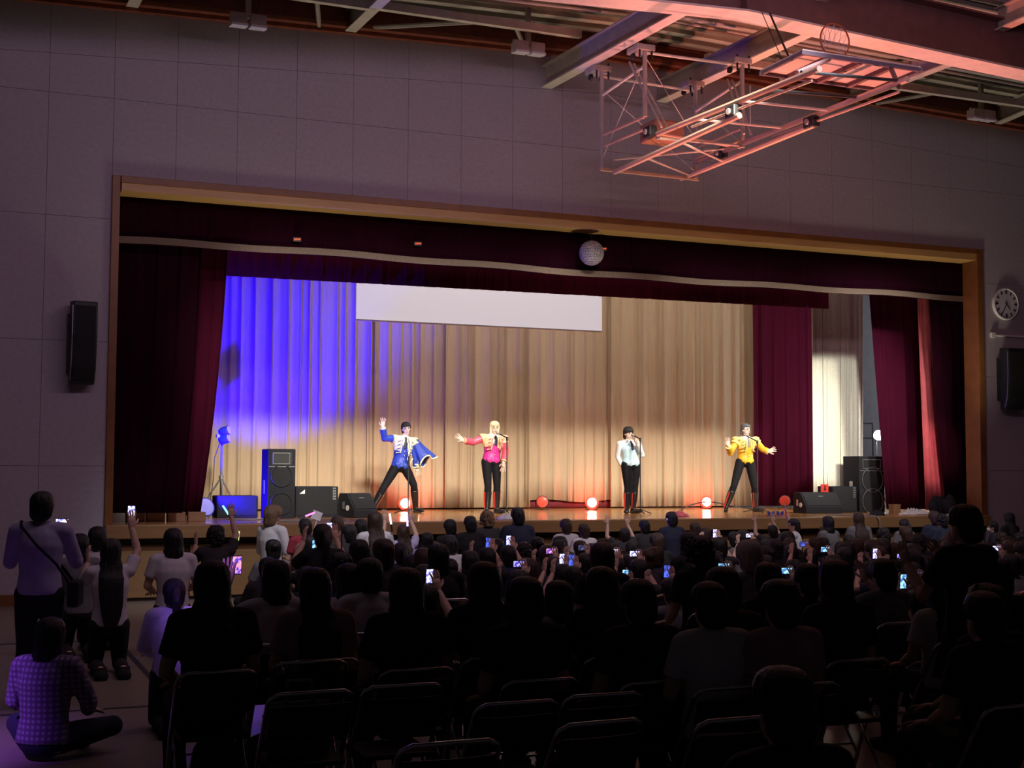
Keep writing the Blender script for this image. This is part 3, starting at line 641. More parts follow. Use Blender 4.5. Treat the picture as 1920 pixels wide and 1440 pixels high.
# ------------------------------------------------------------------ right wing behind the curtains
t = thing('work_lamp', 'bright white work lamp on a stand in the right wing', 'lamp', (16.75, 4.6, ZS))
tripod(t, (16.75, 4.6, ZS), 1.55, .02, .4, .6)
MB().lathe([(.08, -.12), (.10, -.02), (.12, .0)], 16, (16.75, 4.52, ZS+1.60), (-.45, -1, .0)).build('housing', M_BLACK, t, rel=t.location, smooth=True)
MB().lathe([(.11, 0), (.09, .02), (.001, .03)], 16, (16.75, 4.52, ZS+1.60), (-.45, -1, .0)).build('lens', emat('white_lens', (.95, .97, 1.0), 40), t, rel=t.location)
point('work_lamp_glow', (16.66, 4.28, ZS+1.60), 60, (.95, .97, 1.0), .1)
t = thing('equipment_table', 'table of pale equipment boxes in the right wing behind the speaker tower', 'table', (16.6, 5.3, ZS))
MB().box((16.6, 5.3, ZS+.72), (1.5, .6, .04)).build('top', M_WOODB, t, rel=t.location)
for sx in (-.7, .7):
    for sy in (-.25, .25): MB().box((16.6+sx, 5.3+sy, ZS+.35), (.04, .04, .70)).build('leg', M_GREY, t, rel=t.location)
def console(x, y, z, w_, h, d, label, M, cat='equipment'):
    t = thing('equipment_box', label, cat, (x, y, z))
    MB().prismx([(-d/2, 0), (d/2, 0), (d/2, h), (-d/2+.08, h), (-d/2, h*.6)], -w_/2, w_/2).build('case', M, t, bevel=.006)
    for k in range(4): MB().box((-w_/2+w_*(k+.5)/4, -d/2+.02, h*.82), (w_*.12, .03, .02)).build('knob', M_BLACK, t)
    for s_ in (-1, 1): MB().box((s_*(w_/2+.006), 0, h*.6), (.012, d*.4, .03)).build('grip', M_BLACK, t)
console(16.35, 5.25, ZS+.74, .55, .22, .4, 'pale grey mixer on the wing table', M_WHITE)
console(16.95, 5.3, ZS+.74, .4, .34, .35, 'dark equipment case on the wing table', M_BLACK)
t = thing('clothes_rack', 'metal clothes rack with bags hanging in the right wing', 'rack', (17.2, 6.6, ZS))
for x in (16.3, 18.2): MB().tube([(x, 6.6, ZS), (x, 6.6, ZS+1.95)], .018).build('post', M_BLACK, t, rel=t.location); MB().tube([(x, 6.3, ZS+.02), (x, 6.9, ZS+.02)], .018).build('foot', M_BLACK, t, rel=t.location)
for z in (1.95, 1.6): MB().tube([(16.3, 6.6, ZS+z), (18.2, 6.6, ZS+z)], .014).build('rail', M_BLACK, t, rel=t.location)
for k, (x, col) in enumerate(((16.5, (.5, .45, .6)), (16.75, (.04, .03, .07)), (17.0, (.7, .7, .75)), (17.3, (.05, .15, .12)), (17.6, (.1, .05, .2)))):
    tt = thing('hanging_garment', ('pale lilac garment on the wing clothes rack', 'black garment on the wing clothes rack', 'white garment on the wing clothes rack', 'dark green garment on the wing clothes rack', 'dark violet garment on the wing clothes rack')[k], 'garment', (x, 6.6, ZS+1.0))
    M = mat('garment_%d' % k, col, .9)
    MB().sweep([(x, 6.6, ZS+1.54), (x, 6.6, ZS+1.48), (x, 6.6, ZS+1.2), (x, 6.6, ZS+.85)], [(.03, .03), (.05, .19), (.05, .17), (.07, .2)], 12, side=(1, 0, 0)).build('cloth', M, tt, rel=tt.location, smooth=True)
    MB().tube([(x, 6.44, ZS+1.5), (x, 6.6, ZS+1.56), (x, 6.76, ZS+1.5)], .006, 6).build('hanger', M_GREY, tt, rel=tt.location)
t = thing('water_tank', 'pale stacked plastic tank between the right curtains', 'tank', (16.05, 2.6, ZS))
for k in range(2): MB().lathe([(.17, .02+.34*k), (.18, .04+.34*k), (.18, .32+.34*k), (.16, .34+.34*k)], 18, (16.05, 2.6, ZS)).build('barrel', M_WHITE, t, rel=t.location, smooth=True)
MB().lathe([(.17, .69), (.15, .74), (.05, .76)], 18, (16.05, 2.6, ZS)).build('lid', M_GREY, t, rel=t.location)
t = thing('notice_board', 'yellow notice hanging above the tank between the right curtains', 'notice', (16.6, 3.4, ZS+.95))
MB().box((16.6, 3.4, ZS+1.15), (.5, .03, .4)).build('panel', M_YEL, t, rel=t.location); 
for k in range(3): MB().box((16.6, 3.382, ZS+1.05+k*.1), (.36, .006, .035)).build('print_line', M_BLACK, t, rel=t.location)
for x in (16.4, 16.8): MB().tube([(x, 3.4, ZS+.0), (x, 3.4, ZS+.96)], .012, 6).build('leg', M_GREY, t, rel=t.location)

# ------------------------------------------------------------------ hall equipment
def wallspeaker(x0, x1, label, turn):
    cx_ = (x0+x1)/2; t = thing('wall_speaker', label, 'loudspeaker', (cx_, 0, 3.6)); hw = (x1-x0)/2
    L = [(-.10, .58), (-.36, .56), (-.37, .1), (-.33, -.35), (-.25, -.58), (-.10, -.58)]
    R_ = Matrix.Rotation(turn, 4, 'Z')
    q = MB().prismx([(y, z) for y, z in L], -hw, hw).xf(R_); q.build('cabinet', M_BLACK, t, bevel=.02)
    q = MB().prismx([(-.372, .5), (-.385, .1), (-.345, -.35), (-.275, -.53), (-.265, -.53), (-.33, -.35), (-.37, .1), (-.36, .5)], -hw+.03, hw-.03).xf(R_); q.build('grille', M_GRILLE, t)
    MB().box((-hw*.6, -.05, .0), (hw*.9, .12, .80)).build('bracket', M_GREY if False else M_BLACK, t)
    MB().tube([V((-hw-.005, -.35, .5)), V((-hw-.005, -.36, .1)), V((-hw-.005, -.32, -.35)), V((-hw-.005, -.25, -.52))], .008, 6).xf(R_).build('edge_strip', M_GREY, t)
wallspeaker(-.55, -.22, 'black wall loudspeaker on the pale wall left of the stage', .12)
wallspeaker(15.95, 16.35, 'black wall loudspeaker on the pale wall right of the stage', -.12)
t = thing('wall_clock', 'round white wall clock above the right wall loudspeaker', 'clock', (16.16, 0, 5.02))
MB().lathe([(.30, 0), (.30, .05), (.285, .06), (.275, .045), (.001, .045)], 36, (16.16, 0, 5.02), (0, -1, 0)).build('case', M_WHITEP, t, rel=t.location)
MB().lathe([(.275, .046), (.001, .047)], 36, (16.16, 0, 5.02), (0, -1, 0)).build('dial', mat('dial', (.62, .60, .66), .6), t, rel=t.location)
for k in range(12):
    a = math.pi/6*k; MB().box((0, 0, 0), (.025 if k % 3 else .035, .006, .06), rot=Matrix.Rotation(a, 3, 'Y')).xf(Matrix.Translation((16.16+.225*math.sin(a), -.05, 5.02+.225*math.cos(a)))).build('hour_mark', M_BLACK, t, rel=t.location)
for a, l, w_ in ((math.radians(140), .13, .026), (math.radians(208), .20, .018)):
    d = V((math.sin(a), 0, math.cos(a))); c0 = V((16.16, -.056, 5.02)); MB().sweep([c0-d*.04, c0+d*l], [(w_/2, .003), (w_/2, .003)], 4, side=(d.z, 0, -d.x)).build('hand', M_BLACK, t, rel=t.location)
q = MB(); q.tube([(15.86, -.02, 4.42), (18.5, -.02, 4.42)], .018); q.build('conduit', M_WHITEP, wall)
MB().box((15.84, -.03, 4.42), (.09, .06, .09)).build('conduit_box', M_WHITEP, wall)
# mirror ball in front of the valance
t = thing('mirror_ball', 'round grey mirror ball hanging before the dark valance', 'mirror ball', (7.62, .15, 5.24))
q = MB(); N = 14; R_ = .20; c0 = V((7.62, .15, 5.44))
for j in range(N):
    t0 = math.pi*j/N; t1_ = math.pi*(j+1)/N; tm = (t0+t1_)/2; nn = max(4, int(26*math.sin(tm)))
    for k in range(nn):
        a0, a1 = 2*math.pi*k/nn+.02, 2*math.pi*(k+1)/nn-.02
        P = []
        for tt, aa in ((t0+.015, a0), (t0+.015, a1), (t1_-.015, a1), (t1_-.015, a0)): P.append(V((math.sin(tt)*math.cos(aa), math.sin(tt)*math.sin(aa), math.cos(tt))))
        nrm = (P[0]+P[1]+P[2]+P[3]).normalized(); q.add([c0+p*R_+nrm*.006 for p in P]+[c0+p*R_*.97 for p in P], [(0, 3, 2, 1), (0, 1, 5, 4), (1, 2, 6, 5), (2, 3, 7, 6), (3, 0, 4, 7)])
tag(q.build('mirror_tiles', mat('mirror_tile', (.36, .31, .33), .8, .1, var=.25, scale=30), t, rel=t.location), kind='stuff')
MB().ell(c0, (.196, .196, .196), 20, 14).build('core', M_GREY, t, rel=t.location)
MB().tube([c0+V((0, 0, .19)), (7.62, .15, 5.88)], .005, 6).build('wire', M_BLACK, t, rel=t.location)
for i, (x, z) in enumerate(((2.75, 5.35), (4.68, 5.42), (7.93, 5.56))):  # red glints of light, built as added glowing boxes
    t = thing('glint_box', ('small red glint made as a lit box on the left of the valance', 'small red glint made as a lit box near the middle of the valance', 'small red glint made as a lit box beside the mirror ball')[i], 'light', (x, .33, z))
    MB().box((x, .36, z), (.13, .05, .07)).build('case', M_BLACK, t, rel=t.location, bevel=.006)
    MB().box((x, .33, z), (.10, .02, .028), rot=Matrix.Rotation(-.1, 3, 'Y')).build('lens', emat('red_glint', (1, .12, .03), 1.6 if i else .6), t, rel=t.location)
# twin floodlights under the roof
def flood(x, y, z, label):
    t = thing('twin_floodlight', label, 'lamp', (x, y, z), 'twin floodlights under the roof')
    MB().box((x, y, z+.42), (.07, .07, .60)).build('hanger', M_STEEL, t, rel=t.location); MB().box((x, y, z+.17), (.50, .05, .04)).build('cross_arm', M_STEEL, t, rel=t.location)
    for s_ in (-1, 1):
        h_ = MB().box((x+s_*.135, y, z+.08), (.22, .20, .16)).build('lamp_box', M_PINKBOX, t, rel=t.location, bevel=.008)
        for k in (-1, 1): MB().box((x+s_*.135, y+k*.055-.02, z-.012+(.02 if k > 0 else 0)), (.23, .10, .035)).build('glass', M_GLASS, h_, rel=t.location, bevel=.004)
    MB().tube([(x+.08, y-.03, z+.5), (x+.16, y-.05, z+.35), (x+.1, y-.03, z+.2)], .008, 6).build('cable', M_BLACK, t, rel=t.location)
flood(1.69, -1.0, 8.08, 'twin floodlight hanging near the left end of the roof edge')
flood(5.98, -1.0, 8.24, 'twin floodlight hanging left of the folded basketball goal')
flood(14.79, -1.0, 8.15, 'twin floodlight hanging at the right end of the roof edge')

# ------------------------------------------------------------------ folded basketball goal
t = thing('basketball_goal', 'folded ceiling basketball goal with pink-lit rails under the roof beams', 'basketball goal', (7.9, -3.2, 6.38)); L0 = t.location.copy()
def bar(name, p0, p1, r=.025, M=M_STEEL, n=8): return MB().tube([p0, p1], r, n).build(name, M, t, rel=L0)
A1, A2, B1, B2 = (7.04, -1.40), (7.17, -2.55), (8.76, -1.27), (8.81, -2.57)
for (x, y), z in ((A1, 6.45), (A2, 7.0), (B1, 6.5), (B2, 6.7)):
    bar('post', (x, y, 8.06), (x, y, z), .035)
    cl = MB().box((x, y+.12, 8.02), (.30, .34, .09)).build('clamp', M_STEEL, t, rel=L0, bevel=.01)
    for k in (-1, 1):
        MB().tube([(x+.1*k, y-.03, 8.1), (x+.1*k, y-.03, 7.86)], .016, 6).build('bolt', M_BLACK, cl, rel=L0); MB().lathe([(.05, -.02), (.05, .02)], 12, (x+.09*k, y+.2, 7.93), (1, 0, 0)).build('pulley', M_BLACK, cl, rel=L0)
bar('top_cross_bar', (7.04, -1.4, 7.9), (8.76, -1.27, 7.9), .022, M_STEELB); bar('top_cross_bar', (7.17, -2.55, 7.95), (8.81, -2.57, 7.95), .022, M_STEELB)
for p, q_, z in ((A1, A2, 7.75), (B1, B2, 7.72)): bar('top_side_bar', (p[0], p[1], z-.15), (q_[0], q_[1], z), .022, M_STEELB)
for p, q_ in ((A1, A2), (B1, B2)):
    for z in (6.98, 6.80): bar('side_bar', (p[0], p[1], z), (q_[0], q_[1], z+.02), .024, M_RAIL)
bar('low_cross_bar', (7.0, -1.42, 6.45), (8.85, -1.2, 6.50), .028, M_RAIL); bar('low_cross_bar', (7.17, -2.5, 6.80), (8.81, -2.5, 6.72), .024, M_RAIL)
bar('main_rail', (7.16, -1.60, 6.38), (7.16, -5.10, 6.38), .042, M_RAIL); bar('main_rail', (8.64, -1.02, 6.53), (8.64, -4.62, 6.53), .042, M_RAIL)
bar('board_rail', (7.16, -2.95, 6.65), (7.20, -6.75, 6.52), .04, M_RAIL); bar('board_rail', (8.64, -1.50, 6.70), (8.70, -6.45, 6.66), .04, M_RAIL)
bar('guide_rod', (7.16, -3.9, 6.52), (7.2, -6.6, 6.42), .018, M_RAIL); bar('guide_rod', (8.64, -3.6, 6.6), (8.7, -6.3, 6.54), .018, M_RAIL)
for x, y, z in ((7.16, -4.95, 6.46), (8.64, -4.55, 6.58), (7.14, -2.75, 6.72), (8.66, -2.2, 6.68)):
    k_ = MB().box((x, y, z), (.13, .22, .16)).build('carriage', M_BLACK, t, rel=L0, bevel=.02)
    MB().tube([(x-.09, y, z), (x+.09, y, z)], .04, 10).build('roller', M_STEEL, k_, rel=L0)
for y in (-2.9, -4.0, -5.0): bar('mid_cross_bar', (7.16, y, 6.60), (8.66, y+.1, 6.66), .018, M_STEEL)
for y in (-5.6, -6.4): bar('mid_cross_bar', (7.19, y, 6.58), (8.69, y+.1, 6.68), .022, M_BLACK)
for p0, p1 in (((7.10, -2.2, 7.9), (7.22, -2.95, 6.75)), ((7.2, -2.15, 7.9), (7.36, -2.9, 6.75)), ((8.72, -2.3, 7.8), (8.5, -3.1, 6.75)), ((8.8, -2.3, 7.8), (8.62, -3.1, 6.75)),
               ((7.16, -2.6, 6.38), (8.64, -1.3, 6.53)), ((7.16, -3.6, 6.38), (8.64, -2.3, 6.53)), ((7.2, -1.5, 6.6), (8.6, -2.4, 6.7))): bar('strut', p0, p1, .018, M_STEEL)
for p0, p1 in (((7.17, -2.5, 7.95), (8.75, -1.3, 7.1)), ((7.04, -1.4, 6.6), (7.17, -2.5, 7.8)), ((7.04, -1.4, 7.7), (8.76, -1.27, 6.6)), ((8.76, -1.27, 7.7), (8.81, -2.5, 6.8)), ((7.16, -4.6, 6.4), (7.7, -4.6, 6.75)), ((7.9, -4.2, 7.1), (7.9, -4.2, 6.55))): bar('stay_wire', p0, p1, .006, M_STEELB, 5)
MB().box((7.75, -2.0, 6.95), (.5, .5, .28)).build('motor_box', mat('motor_brown', (.35, .16, .09), .6), t, rel=L0, bevel=.03)
bb = MB().box((8.45, -5.46, 7.03), (1.80, .93, .03)).build('backboard', M_BOARD, t, rel=L0)
for c, s_ in (((8.45, -5.0, 7.0), (1.84, .04, .05)), ((8.45, -5.92, 7.0), (1.84, .04, .05)), ((7.56, -5.46, 7.0), (.04, .92, .05)), ((9.34, -5.46, 7.0), (.04, .92, .05))): MB().box(c, s_).build('board_edge', mat('board_edge_paint', (.13, .09, .12), .6), bb, rel=L0)
for x in (7.95, 8.42, 8.9): MB().box((x, -5.46, 6.985), (.06, .9, .05)).build('back_rib', M_GIRD, bb, rel=L0)
for x, x2 in ((7.95, 7.2), (8.9, 8.7)): bar('board_arm', (x, -5.9, 6.97), (x2, -6.3, 6.6), .03, M_GIRD)
ring = MB().tube(circle_pts((8.45, -5.35, 7.44), .225, (0, 1, 0), 28), .011, 6, closed=True).build('ring', M_ORANGE, t, rel=L0)
MB().box((8.45, -5.35, 7.13), (.24, .10, .16)).build('ring_mount', M_ORANGE, ring, rel=L0); 
q = MB()
for k in range(12):
    a0 = 2*math.pi*k/12
    for sg in (-1, 1):
        a1 = a0+sg*.26; a2 = a1-sg*.26
        q.tube([(8.45+.225*math.cos(a0), -5.35, 7.44+.225*math.sin(a0)), (8.47+.17*math.cos(a1), -5.27, 7.38+.17*math.sin(a1)), (8.5+.12*math.cos(a2), -5.2, 7.30+.12*math.sin(a2))], .004, 4)
q.build('net', M_NET, ring, rel=L0)
for x in (8.05, 8.18): bar('hoist_cable', (x, -4.9, 7.05), (x-.02, -4.3, 8.1), .014 if x > 8.1 else .006, M_BLACK, 6)
# ------------------------------------------------------------------ people: body builder
UPV = V((0, 0, 1))
def remesh(mb, voxel, it=3, name='m', post=None, mats=(), cut=None):
    me = mb.mesh('tmp'); o = bpy.data.objects.new('tmp', me); COL.objects.link(o)
    r = o.modifiers.new('r', 'REMESH'); r.mode = 'VOXEL'; r.voxel_size = voxel
    if it:
        s_ = o.modifiers.new('s', 'SMOOTH'); s_.factor = .5; s_.iterations = it
    dg = bpy.context.evaluated_depsgraph_get(); dg.update()
    e = o.evaluated_get(dg).to_mesh()
    vs = [tuple(v.co) for v in e.vertices]; fs = [tuple(p.vertices) for p in e.polygons]
    o.evaluated_get(dg).to_mesh_clear(); bpy.data.objects.remove(o); bpy.data.meshes.remove(me)
    if cut:
        keep = []
        for f in fs:
            c = V((0, 0, 0))
            for i in f: c += V(vs[i])
            if not cut(c/len(f)): keep.append(f)
        used = sorted({i for f in keep for i in f}); mp = {i: k for k, i in enumerate(used)}
        vs = [vs[i] for i in used]; fs = [tuple(mp[i] for i in f) for f in keep]
    out = MB(); out.add(vs, fs)
    if post:
        out.add(post.v, post.f); out.m[-len(post.f):] = post.m
    return out.mesh(name, mats, True)

def frame_of(fw, up=UPV):
    fw = V(fw).normalized(); sd = fw.cross(up).normalized(); up2 = sd.cross(fw).normalized()
    return Matrix((sd, fw, up2)).transposed()
def hand(mb, wr, d, n, th, s=1.0, curl=.35, spread=.12, m=0):
    """five fingers from a palm; d = pointing direction, n = palm normal, th = +1/-1 thumb side"""
    d = V(d).normalized(); n = (V(n)-d*V(n).dot(d)).normalized(); a = d.cross(n)*th; wr = V(wr)
    mb.sweep([wr-d*.02*s, wr+d*.015*s, wr+d*.06*s, wr+d*.092*s], [(.026*s, .020*s), (.034*s, .017*s), (.042*s, .015*s), (.040*s, .012*s)], 8, side=a, m=m)
    for k, (off, ln) in enumerate(((.030, .070), (.010, .079), (-.010, .074), (-.029, .058))):
        fd = (d+a*spread*(1.5-k)).normalized(); p = wr+d*.088*s+a*off*s
        c1 = (fd+n*curl*.7).normalized(); c2 = (fd+n*curl*1.7).normalized()
        p1 = p+fd*ln*.40*s; p2 = p1+c1*ln*.34*s; p3 = p2+c2*ln*.28*s
        mb.limb([p, p1, p2, p3], [.0095*s, .009*s, .0085*s, .007*s], 6, m=m)
    p = wr+d*.028*s+a*.030*s; t1 = (d*.55+a*.8+n*.25).normalized(); t2 = (d*.85+a*.45+n*.3).normalized()
    p1 = p+t1*.038*s; mb.limb([p, p1, p1+t2*.034*s], [.0125*s, .011*s, .008*s], 6, m=m)

def torso(mb, J, g=0.0, z0=None, top=True, k=1.0):
    """torso sweep inflated by g"""
    sd = (J['shR']-J['shL']).normalized(); pel, ch, nk = J['pel'], J['chest'], J['neck']; ax = (nk-pel).normalized()
    s = J.get('s', 1.0)*k
    P = [pel-ax*.085*s, pel-ax*.02*s, pel.lerp(ch, .42), pel.lerp(ch, .75), ch, ch.lerp(nk, .5), nk-ax*.015*s]
    S = [(.125, .09), (.165, .115), (.138, .10), (.150, .108), (.165, .115), (.150, .098), (.075, .065)]
    if z0 is not None: P, S = P[z0:], S[z0:]
    mb.sweep(P, [(a*s+g, b*s+g) for a, b in S], 16, side=sd)
    if top: mb.limb([J['shL'], J['shL'].lerp(J['shR'], .5)+ax*.012, J['shR']], [.052*s+g, .06*s+g, .052*s+g], 10)
def arm(mb, J, k, g=0.0, f=1.0):
    """sleeve or arm from the shoulder to fraction f of the arm (0.5 = elbow)"""
    s = J.get('s', 1.0); a, e, w_ = J['sh'+k], J['el'+k], J['wr'+k]
    if f <= .5:
        q = a.lerp(e, f*2); mb.sweep([a, a.lerp(q, .5), q], [.05*s+g, .047*s+g*1.3, .043*s+g*1.9], 10)
    else:
        q = e.lerp(w_, f*2-1); mb.sweep([a, a.lerp(e, .5), e, e.lerp(q, .35), q], [.05*s+g, .046*s+g, .041*s+g, .040*s+g, (.028 if f > .95 else .036)*s+g*1.2], 10)
        mb.ell(e, (.042*s+g,)*3, 10, 8)
def leg_(mb, J, k, g=0.0, f=1.0):
    s = J.get('s', 1.0); a, e, w_ = J['hip'+k], J['kn'+k], J['an'+k]; q = e.lerp(w_, f)
    mb.sweep([a, a.lerp(e, .4), e, e.lerp(q, .35), q], [.088*s+g, .078*s+g, .056*s+g, .057*s+g, .040*s+g*1.4], 12); mb.ell(e, (.057*s+g,)*3, 10, 8)
    mb.ell(a, (.09*s+g,)*3, 10, 8)
def foot(mb, J, k, g=0.0, m=0):
    s = J.get('s', 1.0); a, t_ = J['an'+k], J['toe'+k]; d = (t_-a); d.z = 0; d.normalize()
    h = V((a.x, a.y, t_.z))-d*.05*s
    mb.sweep([h, h.lerp(t_, .3), h.lerp(t_, .7), t_+d*.01], [(.034*s+g, .038*s+g), (.038*s+g, .042*s+g), (.044*s+g, .032*s+g), (.028*s+g, .016*s+g)], 10, side=d.cross(UPV), m=m)
    mb.sweep([a+UPV*.03, V((a.x, a.y, t_.z))], [.036*s+g, .038*s+g], 10, m=m)
def head(mb, post, J):
    s = J.get('s', 1.0)*J.get('hs', 1.0); R = J['hrot']; c = J['head']
    def T(x, y, z): return c+R @ (V((x, y, z))*s)
    mb.ell(T(0, -.008, .018), (.076*s, .094*s, .096*s), 16, 12, R)
    mb.ell(T(0, .022, -.045), (.058*s, .066*s, .070*s), 14, 10, R)
    mb.ell(T(0, .045, -.088), (.030*s, .036*s, .026*s), 10, 8, R)
    mb.sweep([T(0, .085, .02), T(0, .103, -.015), T(0, .092, -.03)], [.008*s, .014*s, .012*s], 8)
    for sx in (-1, 1): mb.ell(T(sx*.077, -.008, -.008), (.010*s, .020*s, .032*s), 8, 8, R)
    mb.limb([J['neck'], c+R @ V((0, -.012, -.07))*s], [.056*s, .050*s], 10)
    if post is not None:
        for sx in (-1, 1):
            post.ell(T(sx*.031, .079, .008), (.014*s, .010*s, .008*s), 8, 6, R, m=1)
            post.sweep([T(sx*.015, .088, .026), T(sx*.032, .088, .031), T(sx*.05, .077, .026)], [.004*s]*3, 5, m=1)
        post.sweep([T(-.024, .083, -.060), T(0, .091, -.062), T(.024, .083, -.060)], [.003*s, .007*s, .003*s], 6, m=2)
def full_body(J, mats, voxel=.014, hands=True, name='body'):
    mb = MB(); post = MB(); torso(mb, J); s = J.get('s', 1.0)
    for k in 'LR': arm(mb, J, k); leg_(mb, J, k); foot(mb, J, k)
    head(mb, post, J)
    for k, th in (('L', 1), ('R', -1)):
        if hands: hand(post, J['wr'+k], J['hd'+k], J['hn'+k], J.get('th'+k, th), s*J.get('hands', 1.0), J.get('curl'+k, .35), J.get('spr'+k, .12))
    return remesh(mb, voxel, 3, name, post, mats)

HAIRP = {
 'core': [(.132, .018, .022, -.006), (.124, .048, .058, -.006), (.105, .072, .088, -.006), (.07, .087, .105, -.007), (.03, .092, .110, -.010), (-.02, .091, .107, -.014), (-.06, .086, .098, -.022)],
 'short': [(-.085, .072, .072, -.045), (-.10, .05, .045, -.055), (-.104, .02, .02, -.055)],
 'bob': [(-.10, .098, .10, -.022), (-.14, .101, .098, -.024), (-.165, .088, .085, -.028), (-.17, .05, .05, -.03)],
 'long': [(-.10, .100, .092, -.035), (-.16, .110, .078, -.065), (-.22, .124, .052, -.125), (-.32, .128, .046, -.150), (-.42, .112, .040, -.150), (-.48, .07, .03, -.148), (-.485, .03, .015, -.148)],
 'vlong': [(-.10, .100, .092, -.035), (-.16, .105, .075, -.065), (-.22, .112, .052, -.125), (-.38, .105, .046, -.155), (-.55, .085, .040, -.155), (-.66, .05, .03, -.150), (-.67, .02, .015, -.150)],
}
def hair_mesh(style, seed=0, puff=1.0, mats=(), rough=.035, fringe=.055, openang=58):
    rings = list(HAIRP['core'])+HAIRP['short' if style in ('short', 'curly', 'pony', 'bun') else style]
    # subdivide rings
    out = []
    for a, b_ in zip(rings[:-1], rings[1:]):
        for k in range(2): out.append(tuple(a[i]+(b_[i]-a[i])*k/2 for i in range(4)))
    out.append(rings[-1]); n = 56; mb = MB(); vs = []
    st_long = style in ('bob', 'long', 'vlong')
    if style == 'curly': rough = .11
    for j, (z, rx, ry, cy) in enumerate(out):
        for k in range(n):
            a = 2*math.pi*k/n; dx, dy = math.sin(a), math.cos(a)
            f = puff*(1+rough*mnoise.noise(V((dx*3+seed*7.3, dy*3, z*14)))*2+.02*math.sin(a*17+seed+z*8)+.016*math.sin(a*29+seed*2-z*11))
            ang = abs((math.degrees(a)+180) % 360-180)
            oa = (openang if z > -.11 else 95) if st_long else (openang if z > -.002 else 104)
            if z < fringe and ang < oa:
                w_ = min(1.0, (oa-ang)/14)*min(1.0, (fringe-z)/.02); f *= 1-.42*w_
            zz = z*puff+(.006*mnoise.noise(V((a*2, seed, 0))) if z < -.08 else 0)
            vs.append((dx*rx*f, cy+dy*ry*f, zz))
    N = len(out); fs = [tuple(range(n)), tuple((N-1)*n+k for k in range(n-1, -1, -1))]
    for j in range(N-1):
        for k in range(n): fs.append((j*n+k, (j+1)*n+k, (j+1)*n+(k+1) % n, j*n+(k+1) % n))
    mb.add(vs, fs)
    if style == 'pony':
        mb.limb([(0, -.10, .05), (0, -.15, .04), (0, -.175, -.06), (0, -.165, -.20), (0, -.15, -.30)], [.028, .034, .038, .030, .014], 10)
    if style == 'bun': mb.ell((0, -.115, .05), (.045, .04, .045), 12, 8)
    if style == 'curly':
        r = random.Random(seed)
        for k in range(46):
            a = r.uniform(0, 2*math.pi); z = r.uniform(-.05, .12)
            if math.cos(a) > .5 and z < .06: continue
            rr = .095*math.sqrt(max(.05, 1-(max(z, 0)/.14)**2)); mb.ell((rr*math.sin(a), rr*1.12*math.cos(a)-.01, z), (.022, .022, .02), 6, 5)
    return mb.mesh('hair', mats, True)

M_SKIN = mat('skin', (.58, .37, .27), .55, var=.05)
M_EYE = mat('eye_dark', (.02, .015, .015), .3); M_LIP = mat('lip', (.42, .15, .14), .5)
SKIN = [M_SKIN, M_EYE, M_LIP]
M_HBLACK = mat('hair_black', (.010, .008, .009), .45, var=.3, scale=40, bump=.9, bscale=30, stretch=(6, 6, .5))
M_HBROWN = mat('hair_brown', (.045, .022, .014), .45, var=.3, scale=40, bump=.9, bscale=30, stretch=(6, 6, .5))
M_HLIGHT = mat('hair_light', (.16, .095, .05), .5, var=.3, scale=40, bump=.9, bscale=30, stretch=(6, 6, .5))
M_HGREY = mat('knit_pale', (.42, .34, .30), .9, var=.15, scale=60)
CL = {n_: mat('cloth_'+n_, c, .9, var=.08, scale=12) for n_, c in dict(black=(.010, .010, .012), white=(.62, .60, .62), grey=(.16, .155, .165), navy=(.018, .022, .05), lav=(.40, .36, .55), red=(.30, .03, .05), pink=(.42, .26, .28), dark=(.03, .028, .032), striped=(.55, .52, .55), beige=(.42, .36, .28)).items()}
MATS_PLAID = checkmat('plaid_purple', (.16, .10, .22), (.45, .36, .55), 9); CL['plaid'] = MATS_PLAID

# ---- spectator poses (facing +Y, floor at z = 0)
def P3(*v): return V(v)
def mk(pel, chest, neck, headc, sh, el, wr, hip, kn, an, toe, hd=None, hn=None, elR=None, wrR=None, hdR=None, s=1.0, pitch=0.0, **kw):
    J = dict(pel=V(pel), chest=V(chest), neck=V(neck), head=V(headc), s=s)
    J['hrot'] = Matrix.Rotation(pitch, 3, 'X')
    def mir(v): return V((-v[0], v[1], v[2]))
    for k, sg in (('R', 1), ('L', -1)):
        for n_, v in (('sh', sh), ('hip', hip), ('kn', kn), ('an', an), ('toe', toe), ('el', el), ('wr', wr)):
            J[n_+k] = V(v) if sg > 0 else mir(v)
        J['hd'+k] = V(hd or (0, 1, -.15)) if sg > 0 else mir(hd or (0, 1, -.15))
        J['hn'+k] = V(hn or (0, 0, -1)) if sg > 0 else mir(hn or (0, 0, -1))
    if elR: J['elR'] = V(elR); J['wrR'] = V(wrR); J['hdR'] = V(hdR); J['hnR'] = V((-.3, 1, 0))
    J.update(kw); return J
SEATLEG = dict(hip=(.09, .03, .525), kn=(.115, .43, .52), an=(.115, .42, .10), toe=(.125, .57, .035))
POSE = {}
POSE['seat'] = (mk((0, 0, .54), (0, -.03, .87), (0, -.01, 1.035), (0, .02, 1.155), (.17, -.02, .985), (.225, .02, .73), (.13, .25, .64), **SEATLEG), 1.285)
POSE['seat_phone'] = (mk((0, 0, .54), (0, -.03, .87), (0, -.01, 1.035), (0, .02, 1.155), (.17, -.02, .985), (.27, .16, .86), (.10, .36, 1.10), hd=(-.2, .3, 1), hn=(-1, .2, .2), elR=(.29, .15, .88), wrR=(.235, .36, 1.12), hdR=(-.15, .25, 1), **SEATLEG), 1.285)
KN = dict(hip=(.09, 0, .44), kn=(.11, .12, .07), an=(.10, -.34, .075), toe=(.10, -.46, .035))
